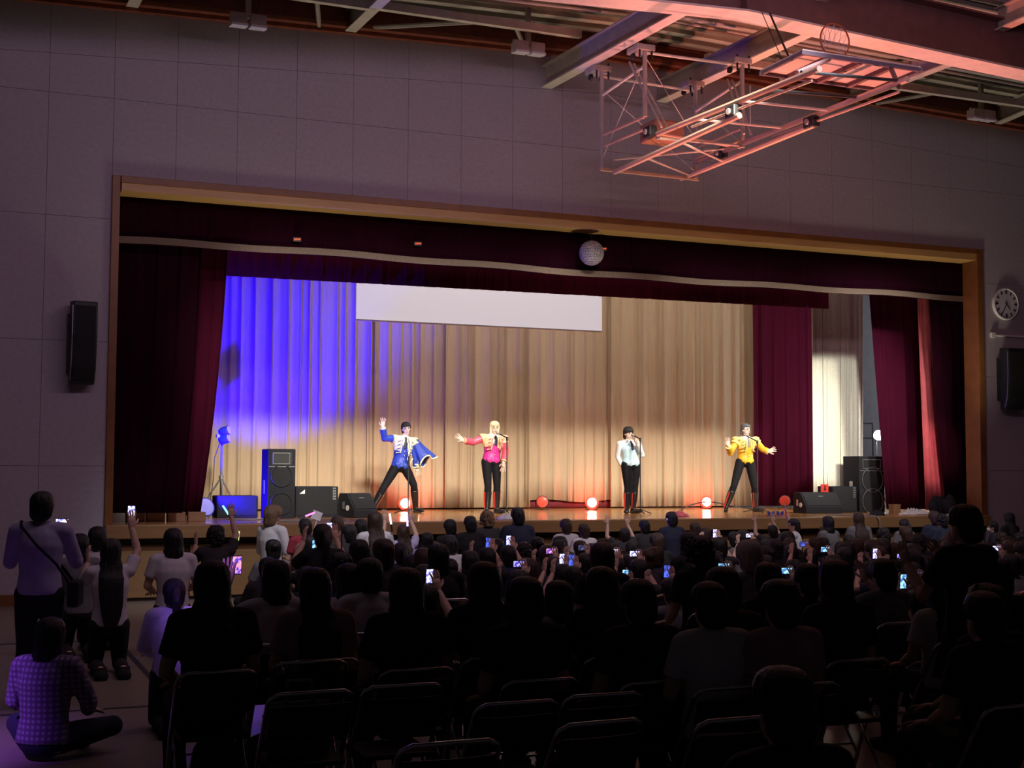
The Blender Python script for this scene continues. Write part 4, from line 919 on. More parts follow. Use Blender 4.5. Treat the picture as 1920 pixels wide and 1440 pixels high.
POSE['kneel'] = (mk((0, 0, .46), (0, -.01, .82), (0, 0, .985), (0, .02, 1.11), (.17, 0, .935), (.235, .04, .68), (.14, .24, .60), **KN), 1.24)
POSE['kneel_up'] = (mk((0, 0, .46), (0, -.01, .82), (0, 0, .985), (0, .02, 1.11), (.17, 0, .935), (.24, .22, .80), (.17, .38, 1.0), hd=(0, .3, 1), hn=(-1, .2, 0), elR=(.25, .10, 1.12), wrR=(.20, .17, 1.34), hdR=(0, .1, 1), **KN), 1.24)
POSE['kneel_wave'] = (mk((0, 0, .46), (0, -.01, .82), (0, 0, .985), (0, .02, 1.11), (.17, .02, .945), (.26, .20, 1.08), (.20, .30, 1.30), hd=(0, .1, 1), hn=(0, 1, 0), **KN), 1.24)
POSE['kneel_phone'] = (mk((0, 0, .46), (0, -.01, .82), (0, 0, .985), (0, .02, 1.11), (.17, 0, .935), (.27, .18, .80), (.10, .37, 1.05), hd=(-.2, .3, 1), hn=(-1, .2, .2), elR=(.29, .17, .82), wrR=(.235, .37, 1.07), hdR=(-.15, .25, 1), **KN), 1.24)
FL = dict(hip=(.09, .04, .13), kn=(.33, .30, .17), an=(.05, .42, .09), toe=(-.09, .46, .04))
POSE['floor'] = (mk((0, 0, .13), (0, .01, .48), (0, .03, .64), (0, .06, .765), (.17, .02, .59), (.25, .10, .36), (.16, .30, .27), **FL), .895)
POSE['floor_phone'] = (mk((0, 0, .13), (0, .01, .48), (0, .03, .64), (0, .06, .765), (.17, .02, .59), (.27, .22, .56), (.08, .38, .80), hd=(-.2, .3, 1), hn=(-1, .2, .2), elR=(.28, .2, .58), wrR=(.21, .38, .82), hdR=(-.15, .25, 1), **FL), .895)
POSE['stand'] = (mk((0, 0, .90), (0, -.01, 1.25), (0, 0, 1.42), (0, .02, 1.545), (.18, 0, 1.365), (.25, .12, 1.12), (.15, .34, 1.30), hd=(-.1, .5, .8), hn=(-1, .2, .2), hip=(.09, 0, .88), kn=(.10, .02, .47), an=(.11, 0, .09), toe=(.12, .15, .035)), 1.675)
PHONE_OFF = {'kneel_phone': V((.17, .41, 1.18)), 'seat_phone': V((.17, .40, 1.23)), 'floor_phone': V((.15, .42, .93)), 'kneel_up': V((.20, .21, 1.47)), 'stand': V((.10, .44, 1.44))}
MESH = {}
for pn, (J, h) in POSE.items():
    MESH[pn] = {'body': full_body(J, SKIN, .015)}
    q = MB(); torso(q, J, .012, 1); [arm(q, J, k, .012, .34) for k in 'LR']; MESH[pn]['shirt'] = remesh(q, .014, 3, 'shirt', mats=[CL['black']])
    q = MB(); torso(q, J, .018, 1); [arm(q, J, k, .018, .97) for k in 'LR']; MESH[pn]['jacket'] = remesh(q, .014, 3, 'jacket', mats=[CL['black']])
    q = MB(); torso(q, J, .008, 0, top=False) if False else q.ell(J['pel'], (.165, .125, .12), 14, 10); [leg_(q, J, k, .012, .95) for k in 'LR']; MESH[pn]['trousers'] = remesh(q, .016, 2, 'trousers', mats=[CL['black']])
    
    for k in 'LR': q = MB(); foot(q, J, k, .022); MESH[pn]['shoe'+k] = q.mesh('shoe', [CL['black']], True)
HAIR = {}
for hn, st, sd_, pf in (('short', 'short', 1, 1.0), ('short2', 'short', 5, 1.05), ('bob', 'bob', 2, 1.0), ('long', 'long', 3, 1.0), ('vlong', 'vlong', 8, 1.03), ('pony', 'pony', 4, 1.0), ('curly', 'curly', 6, 1.03), ('fluffy', 'short', 9, 1.14), ('bun', 'bun', 7, .98), ('cap', 'short', 11, 1.04)):
    HAIR[hn] = hair_mesh(st, sd_, pf, [M_HBLACK], rough=.07 if hn == 'fluffy' else .035)
PEOPLE = []
def setmat(o, M):
    o.material_slots[0].link = 'OBJECT'; o.material_slots[0].material = M
def person(pose, hair, X, Y, Z=0.0, rz=0.0, s=1.0, top='black', topkind='shirt', bottom='black', hairM=None, label=None, group=None):
    J = POSE[pose][0]; o = obj('person', MESH[pose]['body'], None, (X, Y, Z)); o.rotation_euler = (0, 0, rz); o.scale = (s, s, s)
    tag(o, label, 'person', group)
    h_ = obj('hair' if hair != 'cap' else 'knit_cap', HAIR[hair], o, J['head']); setmat(h_, hairM or M_HBLACK)
    c = obj(topkind, MESH[pose][topkind], o); setmat(c, CL[top])
    if pose not in ('floor_phone',) or True:
        c = obj('trousers', MESH[pose]['trousers'], o); setmat(c, CL[bottom]); obj('shoe', MESH[pose]['shoeL'], o); obj('shoe', MESH[pose]['shoeR'], o)
    PEOPLE.append((V((X, Y, 0)), o, pose, s))
    return o
# ---- phones
SCR = {'white': screenmat('phone_white', (.75, .82, 1.0), (.15, .12, .5), 2.2, 45), 'blue': screenmat('phone_blue', (.10, .16, .9), (.04, .05, .3), 1.2, 30), 'cyan': screenmat('phone_cyan', (.35, .75, 1.0), (.05, .15, .4), 1.6, 35),
       'pink': screenmat('phone_pink', (1.0, .35, .5), (.08, .05, .6), 1.4, 40), 'purple': screenmat('phone_purple', (.45, .4, 1.0), (.05, .03, .4), 1.5, 45), 'dim': screenmat('phone_dim', (.14, .16, .35), (.03, .03, .1), .8, 40)}
PHONES = []
def phone(loc, scr, label, land=False, tilt=.15, rz=0.0, w_=.072, h_=.148, group='phones held up in the crowd', name='smartphone', thick=.009):
    t = thing(name, label, 'phone' if name == 'smartphone' else 'camera', loc, group, rz)
    if land: w_, h_ = h_, w_
    R = Matrix.Rotation(tilt, 4, 'X')
    MB().box((0, 0, 0), (w_, thick, h_)).xf(R).build('body', M_BLACK, t, bevel=.003)
    MB().box((0, -thick/2-.0008, 0), (w_-.008, .0012, h_-.012)).xf(R).build('display', SCR[scr], t)
    MB().box((w_*.28, thick/2+.002, h_*.36), (.02, .004, .02)).xf(R).build('lens_bump', M_BLACK, t)
    PHONES.append(V(loc)); return t
# ------------------------------------------------------------------ the four performers
C_TROU = mat('trouser_black', (.008, .007, .010), .8, spec=.2); C_BOOT = mat('boot_leather', (.012, .011, .013), .3)
C_BLUE = mat('satin_blue', (.025, .055, .42), .45, var=.2); C_CREAM = mat('satin_cream', (.78, .72, .50), .5); C_WSH = mat('shirt_white', (.85, .85, .85), .8)
C_PINK = mat('satin_pink', (.80, .09, .16), .45, var=.2); C_PEACH = mat('satin_peach', (.85, .50, .30), .5, var=.15); C_MAG = mat('satin_magenta', (.62, .03, .26), .45, var=.2)
C_ICE = mat('satin_ice', (.55, .78, .90), .5, var=.12); C_YEL = mat('satin_yellow', (.80, .46, .03), .45, var=.2); C_LEM = mat('satin_lemon', (.88, .70, .22), .5, var=.15)
C_TIE = mat('tie_black', (.015, .015, .03), .5); C_GLOVE = mat('boot_red', (.55, .03, .02), .4)
C_SKINP = mat('skin_fair', (.78, .56, .46), .5, var=.04); PSKIN = [C_SKINP, M_EYE, M_LIP]
H_BLOND = mat('hair_blond', (.85, .72, .42), .5, var=.15, scale=40, stretch=(6, 6, .5)); H_ASH = mat('hair_ash', (.10, .10, .11), .45, var=.3, scale=40, stretch=(6, 6, .5))

def performer(px, Y, label, hairst, hairM, vest, jacket=None, sleeves=None, epaul=None, vestM=None, sleeveM=None, tieM=C_TIE, face=(-.35, -1, 0), dY=None, cape=None, boots=C_BOOT, trimM=None, hand_kw=None, hpitch=0.0, hroll=0.0, bootstripe=False):
    dY = dY or {}
    base = None; J = {'s': .98, 'hs': 1.0}
    def pt(k): return at(px[k][0], px[k][1], Y=Y+dY.get(k, 0.0))
    for k in ('shL', 'shR', 'elL', 'elR', 'wrL', 'wrR', 'hipL', 'hipR', 'knL', 'knR'): J[k] = pt(k)
    for k in 'LR':
        a = at(px['an'+k][0], px['an'+k][1], Y=Y+dY.get('an'+k, 0)); a.z = ZS+.10; J['an'+k] = a
        o_ = .10 if k == 'R' else -.10; J['toe'+k] = V((a.x+px.get('toe'+k, o_), a.y-.15, ZS+.04))
    base = V(((J['anL'].x+J['anR'].x)/2, (J['anL'].y+J['anR'].y)/2, ZS))
    J['head'] = pt('head'); shc = (J['shL']+J['shR'])/2; J['pel'] = (J['hipL']+J['hipR'])/2+V((0, 0, .02))
    ax = (shc-J['pel']).normalized(); J['neck'] = shc+ax*.045; J['chest'] = J['pel'].lerp(J['neck'], .66)
    f = V(face).normalized(); J['hrot'] = frame_of(f) @ Matrix.Rotation(hpitch, 3, 'X') @ Matrix.Rotation(hroll, 3, 'Y')
    for k in 'LR':
        h_ = at(px['hd'+k][0], px['hd'+k][1], Y=Y+dY.get('hd'+k, dY.get('wr'+k, 0))); J['hd'+k] = h_-J['wr'+k]; J['hn'+k] = V((0, -1, 0)) if abs(J['hd'+k].normalized().y) < .8 else V((0, 0, -1))
    J['thL'], J['thR'] = -1, 1; J['curlL'] = J['curlR'] = .18; J['sprL'] = J['sprR'] = .2; J['hands'] = 1.08
    if hand_kw: J.update(hand_kw)
    for k, v in J.items():
        if isinstance(v, V) and k[:2] not in ('hd', 'hn'): J[k] = v-base
    sd = (J['shR']-J['shL']).normalized(); ax = (J['neck']-J['pel']).normalized(); fT = V((0, -1, 0)); fT = (fT-sd*fT.dot(sd)-ax*fT.dot(ax)).normalized()
    LT = (J['neck']-J['pel']).length
    def tl(p): d = p-J['pel']; return d.dot(sd), d.dot(fT), d.dot(ax)/LT
    def tp(x, y, z): return J['pel']+sd*x+fT*y+ax*(z*LT)
    root = obj('person', full_body(J, PSKIN, .009), None, base); tag(root, label, 'person')
    hm = hair_mesh(hairst[0], hairst[1], hairst[2], [hairM], fringe=hairst[3] if len(hairst) > 3 else .055, openang=72)
    ho = obj('hair', hm, root, J['head']); ho.rotation_euler = J['hrot'].to_euler(); ho.scale = (.98,)*3
    q = MB(); q.ell(J['pel'], (.165, .122, .12), 14, 10); torso(q, J, .010, 0, top=False, k=.985) if False else None; [leg_(q, J, k, .012, .97) for k in 'LR']
    q.sweep([J['pel']-ax*.02, J['pel']+ax*.09], [(.172, .122), (.155, .112)], 16, side=sd); obj('trousers', remesh(q, .011, 3, 'trousers', mats=[C_TROU]), root)
    for k in 'LR':
        q = MB(); foot(q, J, k, .010); q.sweep([J['kn'+k].lerp(J['an'+k], .22), J['kn'+k].lerp(J['an'+k], .5), J['an'+k]], [.076, .072, .055], 12)
        bo = obj('boot', remesh(q, .011, 2, 'boot', mats=[boots]), root)
        if bootstripe:
            a0, a1 = J['kn'+k].lerp(J['an'+k], .25), J['an'+k]; off = V((-.062 if k == 'L' else -.05, -.03, 0))
            MB().sweep([a0+off*1.18, a0.lerp(a1, .5)+off*1.1, a1+off*.9], [(.02, .012)]*3, 6, side=(0, 1, 0)).build('boot_stripe', C_GLOVE, bo)
    # shirt, vest, tie
    q = MB(); torso(q, J, .010, 2); [arm(q, J, k, .011, .96) for k in 'LR']
    obj('shirt', remesh(q, .011, 3, 'shirt', mats=[C_WSH], cut=lambda p: tl(p)[2] > 1.03), root)
    q = MB(); torso(q, J, .022, 1, top=False); 
    for sx in (-1, 1): q.sweep([tp(sx*.075, .10, .10), tp(sx*.065, .105, .0), tp(sx*.055, .10, -.10)], [(.075, .03), (.06, .026), (.012, .014)], 10, side=sd)
    def vcut(p):
        x, y, z = tl(p)
        return z > .97 or (z < .04 and y < 0) or (y > 0 and z > .62 and abs(x) < (z-.62)*.26)
    v_ = obj('vest', remesh(q, .010, 3, 'vest', mats=[vestM], cut=vcut), root); md = v_.modifiers.new('solid', 'SOLIDIFY'); md.thickness = .006
    MB().sweep([tp(0, .078, .985), tp(0, .105, .93), tp(0, .128, .80), tp(0, .132, .62), tp(0, .130, .58)], [(.022, .012), (.016, .01), (.024, .008), (.030, .008), (.006, .005)], 8, side=sd).build('tie', tieM, root)
    for sx in (-1, 1): MB().sweep([tp(sx*.055, .01, 1.03), tp(sx*.05, .06, 1.0), tp(sx*.022, .095, .93)], [(.012, .022), (.012, .024), (.008, .010)], 8, side=sd).build('collar', C_WSH, root)
    for k in range(3): MB().ell(tp(0, .14, .50-.13*k), (.009, .006, .009), 8, 6).build('button', M_CHROME if trimM is None else trimM, v_)
    if jacket:
        q = MB(); torso(q, J, .036, 3)
        for k in 'LR': arm(q, J, k, .030, .18)
        def jcut(p):
            x, y, z = tl(p)
            return z > 1.0 or z < .42 or (y > .02 and abs(x) < .055+.05*abs(z-.7))
        j_ = obj('jacket', remesh(q, .010, 3, 'jacket', mats=[jacket], cut=jcut), root); md = j_.modifiers.new('solid', 'SOLIDIFY'); md.thickness = .008
        for sx, k in ((-1, 'L'), (1, 'R')):
            q = MB(); arm(q, J, k, .024, .93); so = obj('sleeve', remesh(q, .010, 3, 'sleeve', mats=[sleeves]), root)
            w_ = J['wr'+k]; e_ = J['el'+k]; d = (w_-e_).normalized(); MB().tube([w_-d*.055, w_-d*.005], [.055, .060], 14).build('cuff', trimM, so)
            MB().tube([tp(sx*.062, .155, .95), tp(sx*.078, .160, .72), tp(sx*.085, .150, .45), tp(sx*.15, .10, .42)], [.012]*4, 8).build('lapel_trim', trimM, j_)
            MB().ell(J['sh'+k]+V((0, 0, .035))+sd*sx*.03, (.085, .062, .035), 12, 8).build('epaulette', epaul, j_, smooth=True)
            for k2 in range(3): MB().sweep([tp(sx*.10, .150, .86-.13*k2), tp(sx*.15, .125, .82-.13*k2)], [.006, .006], 6).build('braid', sleeves, j_)
    if cape:
        a, e_, w_ = J['shR'], J['elR'], J['wrR']; d = (e_-a)
        dn = d.normalized(); a1 = dn.cross(V((0, 1, 0))).normalized(); b1 = dn.cross(a1); vs = []; n = 40; rows_ = 9; tip = d.length*1.30
        def rim(v, k):
            an = 2*math.pi*k/n; rr = .062+.135*v**1.25; rip = 1+.16*v*math.sin(an*7)+.08*v*math.sin(an*4+1)
            return a+V((0, 0, .035*(1-v)))+dn*(tip*v+.05*v*math.sin(an*3+.5))+V((.015*v, 0, -.06*v*v))+a1*(rr*1.1*rip*math.cos(an))+b1*(rr*.72*rip*math.sin(an))
        for j in range(rows_+1): vs += [rim(j/rows_, k) for k in range(n)]
        cp = MB().add(vs, [(j*n+k, j*n+(k+1) % n, (j+1)*n+(k+1) % n, (j+1)*n+k) for j in range(rows_) for k in range(n)]).build('cape', cape, root, smooth=True)
        md = cp.modifiers.new('solid', 'SOLIDIFY'); md.thickness = .008
        MB().tube([rim(1.0, k) for k in range(n)], .015, 8, closed=True).build('cape_trim', trimM, cp)
        MB().tube([tp(.10, .15, .8), tp(.06, .2, .5), tp(.05, .22, .22), tp(.12, .2, .12), tp(.16, .18, .3)], .013, 8).build('cord', trimM, cp)
    return root
performer(dict(head=(761.5, 804), shL=(743, 822), shR=(773, 826), elL=(721, 822), wrL=(717.5, 801), hdL=(719, 780), elR=(789, 852), wrR=(781, 875), hdR=(785, 890), hipL=(742, 876), hipR=(759, 876), knL=(718, 917), knR=(776, 909), anL=(699, 952), anR=(779, 952)), 4.3,
          'dancer in blue and cream jacket with one arm raised and legs wide apart', ('short', 3, 1.03, .045), M_HBLACK, True, C_CREAM, C_BLUE, C_CREAM, C_BLUE, trimM=C_CREAM, cape=C_BLUE, face=(-.1, -1, -.05), dY=dict(wrL=-.1, elL=-.05, wrR=-.15, elR=-.1, knL=-.1, knR=-.15), hroll=.12)
performer(dict(head=(927, 803), shL=(909, 820), shR=(943, 822), elL=(887, 829), wrL=(868, 826), hdL=(856, 816), elR=(948, 846), wrR=(944, 867), hdR=(943, 880), hipL=(912, 866), hipR=(930, 866), knL=(915, 912), knR=(932, 912), anL=(913, 955), anR=(931, 957)), 3.4,
          'blond dancer in pink jacket with one arm stretched sideways', ('bob', 5, 1.06, .05), H_BLOND, True, C_PEACH, C_PINK, C_PEACH, C_MAG, trimM=C_PEACH, face=(-.1, -1, 0), dY=dict(wrL=-.1, wrR=-.12, knL=-.06, knR=-.04), boots=C_BOOT, bootstripe=True)
performer(dict(head=(1178.5, 813), shL=(1162, 831), shR=(1196, 831), elL=(1158, 855), wrL=(1166, 874), hdL=(1170, 884), elR=(1204, 853), wrR=(1194, 830), hdR=(1189, 819), hipL=(1174, 872), hipR=(1192, 872), knL=(1177, 915), knR=(1190, 915), anL=(1175, 957), anR=(1187, 957)), 2.75,
          'dark-haired singer in pale vest and white shirt holding the microphone', ('short', 14, 1.05, .02), M_HBLACK, True, None, None, None, C_ICE, face=(.12, -1, -.05), dY=dict(wrL=.05, elL=.1, wrR=-.24, elR=-.1, hdR=-.3), trimM=C_CREAM, bootstripe=True, hand_kw={'curlR': .8})
performer(dict(head=(1398.5, 806), shL=(1382, 825), shR=(1414, 825), elL=(1369, 849), wrL=(1366, 837), hdL=(1364.5, 826), elR=(1430, 842), wrR=(1441, 847), hdR=(1450, 843), hipL=(1388, 867), hipR=(1406, 867), knL=(1376, 912), knR=(1415, 915), anL=(1361, 953), anR=(1416, 955)), 3.0,
          'dancer in yellow jacket with both arms spread and a wide stance', ('short', 21, 1.0, .06), H_ASH, True, C_LEM, C_YEL, C_LEM, C_YEL, trimM=C_LEM, tieM=mat('tie_grey', (.25, .25, .28), .6), face=(.25, -1, -.05), dY=dict(wrL=-.2, elL=-.05, wrR=-.1, knL=-.1, knR=-.1), bootstripe=True)
# ------------------------------------------------------------------ folding chairs
def make_chair():
    t = thing('folding_chair', 'chair', 'chair', (0, 0, 0))
    w_ = .21
    fr = [(-w_, .20, .012), (-w_, .02, .43), (-w_, -.17, .74), (-w_+.01, -.185, .765), (-w_+.05, -.195, .785), (w_-.05, -.195, .785), (w_-.01, -.185, .765), (w_, -.17, .74), (w_, .02, .43), (w_, .20, .012)]
    MB().tube(fr, .0115, 8).build('back_frame', M_CHROME, t, smooth=True)
    rl = [(-w_+.025, -.23, .012), (-w_+.025, .10, .42), (w_-.025, .10, .42), (w_-.025, -.23, .012)]
    MB().tube(rl, .0105, 8).build('rear_leg_frame', M_CHROME, t, smooth=True)
    for y, z, ww in ((.155, .12, w_), (-.19, .07, w_-.025)): MB().tube([(-ww, y, z), (ww, y, z)], .008, 6).build('foot_rail', M_CHROME, t)
    q = MB(); n = 8; vs = []
    for i in range(n+1):
        u = -1+2*i/n; bow = .025*(1-u*u)
        for dz in (0, 1):
            for th in (0, 1): vs.append((u*(w_-.012), -.128-.055*dz-bow-.014*th, .565+.165*dz))
    fs = []
    for i in range(n):
        a = 4*i; fs += [(a, a+4, a+6, a+2), (a+1, a+3, a+7, a+5), (a+2, a+6, a+7, a+3), (a, a+1, a+5, a+4)]
    fs += [(0, 2, 3, 1), (4*n, 4*n+1, 4*n+3, 4*n+2)]
    q.add(vs, fs).build('backrest', mat('chair_vinyl', (.02, .02, .024), .5), t, bevel=.004)
    MB().box((0, .03, .435), (.37, .36, .028)).build('seat', MATS['chair_vinyl'], t, bevel=.012)
    for x in (-w_, w_): MB().lathe([(.015, 0), (.015, .03)], 8, (x, .20, 0)).build('foot_cap', M_RUBBER, t)
    for x in (-w_+.025, w_-.025): MB().lathe([(.014, 0), (.014, .03)], 8, (x, -.23, 0)).build('foot_cap', M_RUBBER, t)
    return t
CHAIR0 = make_chair(); CHAIR_USED = [False]
def chair(x, y, rz, label, group):
    if not CHAIR_USED[0]:
        CHAIR_USED[0] = True; CHAIR0.location = (x, y, 0); CHAIR0.rotation_euler = (0, 0, rz); tag(CHAIR0, label, group=group); return CHAIR0
    r = dup(CHAIR0, (x, y, 0), rz, label, group)
    if not group and 'group' in r: del r['group']
    return r
ce = [((415, 1217), 'empty folding chair with a dark coat at the aisle end of its row', -.03), ((583, 1240), 'empty folding chair second from the aisle in the dim rows', 0), ((583, 1297), 'empty folding chair with a grey bag on its seat', .03),
      ((757, 1284), 'empty folding chair right of the one with the grey bag', 0), ((970, 1316), 'empty folding chair in the middle of the dark foreground', .02), ((1133, 1301), 'empty folding chair left of the two pale shirts in the dark foreground', 0),
      ((1122, 1353), 'empty folding chair slightly turned at the bottom of the photo', .08), ((845, 1391), 'empty folding chair cut by the bottom edge of the photo', 0), ((1385, 1346), 'empty folding chair below the white shirted spectator', .02)]
EMPTY = []
for (x, y), lab, rz in ce:
    p = at(x, y, Z=.79); EMPTY.append(V((p.x, p.y+.19, 0))); chair(p.x, p.y+.19, rz, lab, 'empty folding chairs in the foreground')
def lump(name, label, cat, loc, size, M, seed):
    return blob(name, label, cat, loc, size, M, seed, 8)
e0 = EMPTY[0]; blob('dark_coat', 'dark coat bundled on the aisle chair', 'coat', (e0.x+.02, e0.y+.02, .45), (.32, .26, .36), CL['black'], 31, 9)
blob('black_backpack', 'black backpack on the floor behind the aisle chair', 'bag', (e0.x+.1, e0.y-.45, 0), (.42, .32, .40), CL['black'], 32, 10)
e2 = EMPTY[2]; t = thing('tote_bag', 'grey tote bag on the seat of an empty folding chair', 'bag', (e2.x+.0, e2.y+.04, .45))
MB().sweep([(0, 0, 0), (0, 0, .06), (0, 0, .2), (0, 0, .26)], [(.15, .06), (.17, .08), (.16, .05), (.155, .02)], 14, side=(1, 0, 0)).build('pouch', CL['grey'], t, smooth=True)
for sy in (-.02, .02): MB().tube([(-.07, sy, .24), (-.06, sy, .36), (.06, sy, .36), (.07, sy, .24)], .008, 6).build('strap', CL['grey'], t)

# ------------------------------------------------------------------ spectators told apart in the photograph
def chairlabel(l):
    return 'folding chair under the '+' '.join(l.split()[:12])
LAND = [(430, 'the low blue-lit box'), (520, 'the left speaker tower'), (595, 'the wide subwoofer'), (665, 'the left wedge monitor'), (755, 'the dancer in blue'), (840, 'the outstretched pink sleeve'), (925, 'the dancer in pink'), (1010, 'the dark red roll'), (1110, 'the middle red lamp'),
        (1185, 'the singer in white'), (1258, 'the pink cloth'), (1325, 'the right red lamp'), (1400, 'the dancer in yellow'), (1475, 'the plum drape'), (1530, 'the right wedge monitor'), (1590, 'the right subwoofer'), (1640, 'the right speaker tower'), (1700, 'the slanting maroon curtain'), (1770, 'the black bag'), (1840, 'the right frame post'), (1900, 'the right wall loudspeaker')]
ORD = ['first', 'second', 'third', 'fourth', 'fifth', 'sixth', 'seventh', 'eighth', 'ninth', 'tenth']
HDESC = dict(short='short-haired', short2='short-haired', bob='bob-haired', long='long-haired', pony='ponytailed', curly='curly-haired', bun='bun-haired')
TDESC = dict(black='black', dark='charcoal', navy='navy', grey='grey', white='white')
SEEN = set()
def crowdlabel(posture, X, Y, row, hairs_, tops, r, hz):
    px_ = proj((X, Y, hz))[0]; lm = min(LAND, key=lambda l: abs(l[0]-px_))[1]
    for _ in range(60):
        h_ = r.choice(hairs_); t_ = r.choice(tops); l = '%s spectator in %s %s in the %s row below %s' % (HDESC[h_], TDESC[t_], posture, ORD[min(row, 9)], lm)
        if l not in SEEN: break
    SEEN.add(l); return l, h_, t_
H0 = {k: v[1] for k, v in POSE.items()}
HEADS = []           # (px, py, pxm, depth) of placed heads
def note(X, Y, ztop):
    a = proj((X, Y+.02, ztop-.13)); HEADS.append((a[0], a[1], a[2]))
def spectY(px_, py, Y, pose, hair, top, label, rz=0.0, **kw):
    P = at(px_, py, Y=Y); s = P.z/H0[pose]; s = max(.82, min(1.16, s))
    person(pose, hair, P.x, P.y-.03, 0, rz, s, top, label=label, **kw); note(P.x, P.y, H0[pose]*s); return P
def spectH(px_, py, pose, hair, top, label, rz=0.0, s=1.0, wchair=True, mir=False, **kw):
    P = at(px_, py, Z=H0[pose]*s)
    person(pose, hair, P.x, P.y-.03, 0, rz, s, top, label=label, **kw); note(P.x, P.y, H0[pose]*s)
    if mir: PEOPLE[-1][1].scale[0] *= -1
    if wchair and pose.startswith('seat'): chair(P.x, P.y-.05, rz*.3, chairlabel(label), 'occupied folding chairs')
    return P
B, BR = M_HBLACK, M_HBROWN
spectY(510, 949, -1.25, 'kneel', 'fluffy', 'white', 'front spectator with fluffy brown hair and big white shirt looking right', -1.0, hairM=M_HLIGHT, topkind='jacket')
spectY(572, 972, -1.5, 'kneel', 'short', 'red', 'front spectator in red shirt right of the big white shirt', hairM=B)
spectY(583, 1003, -2.4, 'floor', 'long', 'black', 'spectator with long dark hair behind the one in red')
spectY(513, 1011, -2.7, 'floor', 'bun', 'grey', 'spectator with hair in a bun behind the big white shirt')
spectY(632, 967, -1.5, 'kneel', 'long', 'dark', 'long-haired front spectator below the wide subwoofer', hairM=BR)
spectY(655, 984, -2.35, 'kneel', 'short2', 'dark', 'short-haired spectator in front of the left wedge monitor')
spectY(677, 973, -1.6, 'kneel', 'short', 'white', 'spectator in white shirt left of the long brown hair', 0.2)
spectY(703, 960, -2.5, 'kneel', 'vlong', 'white', 'spectator with very long brown hair over a white shirt', hairM=BR)
spectY(756, 984, -2.2, 'kneel_wave', 'vlong', 'lav', 'long-haired spectator in lilac shirt below the left red lamp', hairM=BR)
spectY(800, 998, -3.1, 'kneel', 'bob', 'lav', 'bob-haired spectator in lilac shirt near the left red lamp')
spectY(845, 1003, -2.4, 'floor', 'short', 'white', 'short-haired spectator with white collar under the dancer in pink')
spectY(843, 974, -1.2, 'kneel', 'short2', 'black', 'black-haired front spectator left of the dancer in pink')
spectY(881, 967, -1.55, 'kneel', 'short', 'black', 'black-haired front spectator below the outstretched pink sleeve')
spectY(913, 958, -1.0, 'kneel', 'curly', 'dark', 'curly-haired front spectator at the feet of the dancer in pink', hairM=M_HLIGHT)
spectY(970, 951, -1.6, 'kneel', 'short', 'navy', 'front spectator in dark navy jacket right of the dancer in pink', topkind='jacket')
spectY(1060, 973, -1.1, 'kneel', 'short2', 'striped', 'front spectator in white shirt left of the middle red lamp', hairM=BR)
spectY(1094, 981, -1.75, 'kneel', 'short', 'white', 'reddish-lit front spectator just below the middle red lamp', hairM=BR)
spectY(1170, 998, -1.7, 'kneel_wave', 'short2', 'dark', 'spectator waving both arms in front of the singer in white')
spectY(1207, 974, -1.0, 'kneel', 'short', 'dark', 'dark-haired front spectator below the pink cloth')
spectY(1258, 959, -.95, 'kneel', 'short', 'navy', 'front spectator wearing headphones and a dark vest')
spectY(1233, 1000, -2.2, 'floor', 'short2', 'black', 'short-haired spectator behind the one wearing headphones', hairM=BR)
spectY(1302, 979, -1.25, 'kneel', 'short', 'red', 'red-lit front spectator left of the right red lamp', hairM=BR)
spectY(1322, 992, -1.75, 'kneel', 'bob', 'dark', 'bob-haired spectator just below the right red lamp', hairM=BR)
spectY(1488, 972, -.95, 'kneel_up', 'short', 'white', 'front spectator in white shirt reaching a hand onto the stage', .9)
spectY(1447, 993, -1.5, 'kneel_wave', 'short2', 'dark', 'spectator with raised arms left of the reaching white shirt')
spectY(1860, 977, -1.2, 'kneel', 'short', 'navy', 'spectator in navy with a pale mask beside the right wall', .9, topkind='jacket')
q = MB(); q.ell((0, .062, -.045), (.052, .052, .05), 12, 8); q.v = [v for v in q.v]; mk_ = q.build('face_mask', M_WHITE, PEOPLE[-1][1], smooth=True); mk_.location = POSE['kneel'][0]['head']
# headphones and face mask
P = at(1258, 959, Y=-.95); t = thing('headphones', 'black headphones worn by a front spectator', 'headphones', (P.x, P.y-.02, P.z-.13))
MB().tube([(.098*math.cos(a), -.01, .10*math.sin(a)+.015) for a in [math.pi*k/12 for k in range(13)]], .010, 6).build('band', M_BLACK, t)
for sx in (-1, 1): MB().lathe([(.032, -.012), (.036, 0), (.03, .014)], 14, (sx*.095, -.005, 0), (sx, 0, 0)).build('ear_cup', M_GREY, t)
# chairs rows
spectH(1310, 1005, 'seat', 'curly', 'black', 'curly-haired seated spectator left of the pale knit cap', s=1.05)
spectH(1402, 1013, 'seat', 'cap', 'grey', 'seated spectator in a pale knit cap and grey shirt', hairM=M_HGREY, s=1.03)
spectH(1127, 1017, 'seat', 'vlong', 'black', 'long-haired seated spectator rimmed by red light near the middle', hairM=BR)
spectH(1352, 1062, 'seat', 'short', 'dark', 'big dark head just left of and below the pale cap', s=1.03)
spectH(906, 1054, 'seat', 'vlong', 'black', 'seated spectator with very long hair left of the dark foreground gap', hairM=BR, s=1.02)
spectH(982, 1083, 'seat', 'short2', 'black', 'short-haired seated spectator right of the very long hair', s=1.0)
spectH(1045, 1088, 'seat', 'bob', 'striped', 'bob-haired seated spectator in a dim striped shirt', s=.92)
spectH(1125, 1062, 'seat', 'long', 'black', 'long-haired seated spectator in black near the middle')
spectH(1194, 1085, 'seat', 'short', 'black', 'short-haired seated spectator below the bright blue phone')
spectH(760, 1064, 'seat', 'bob', 'black', 'seated spectator with red-rimmed brown bob in black', hairM=BR, s=1.02)
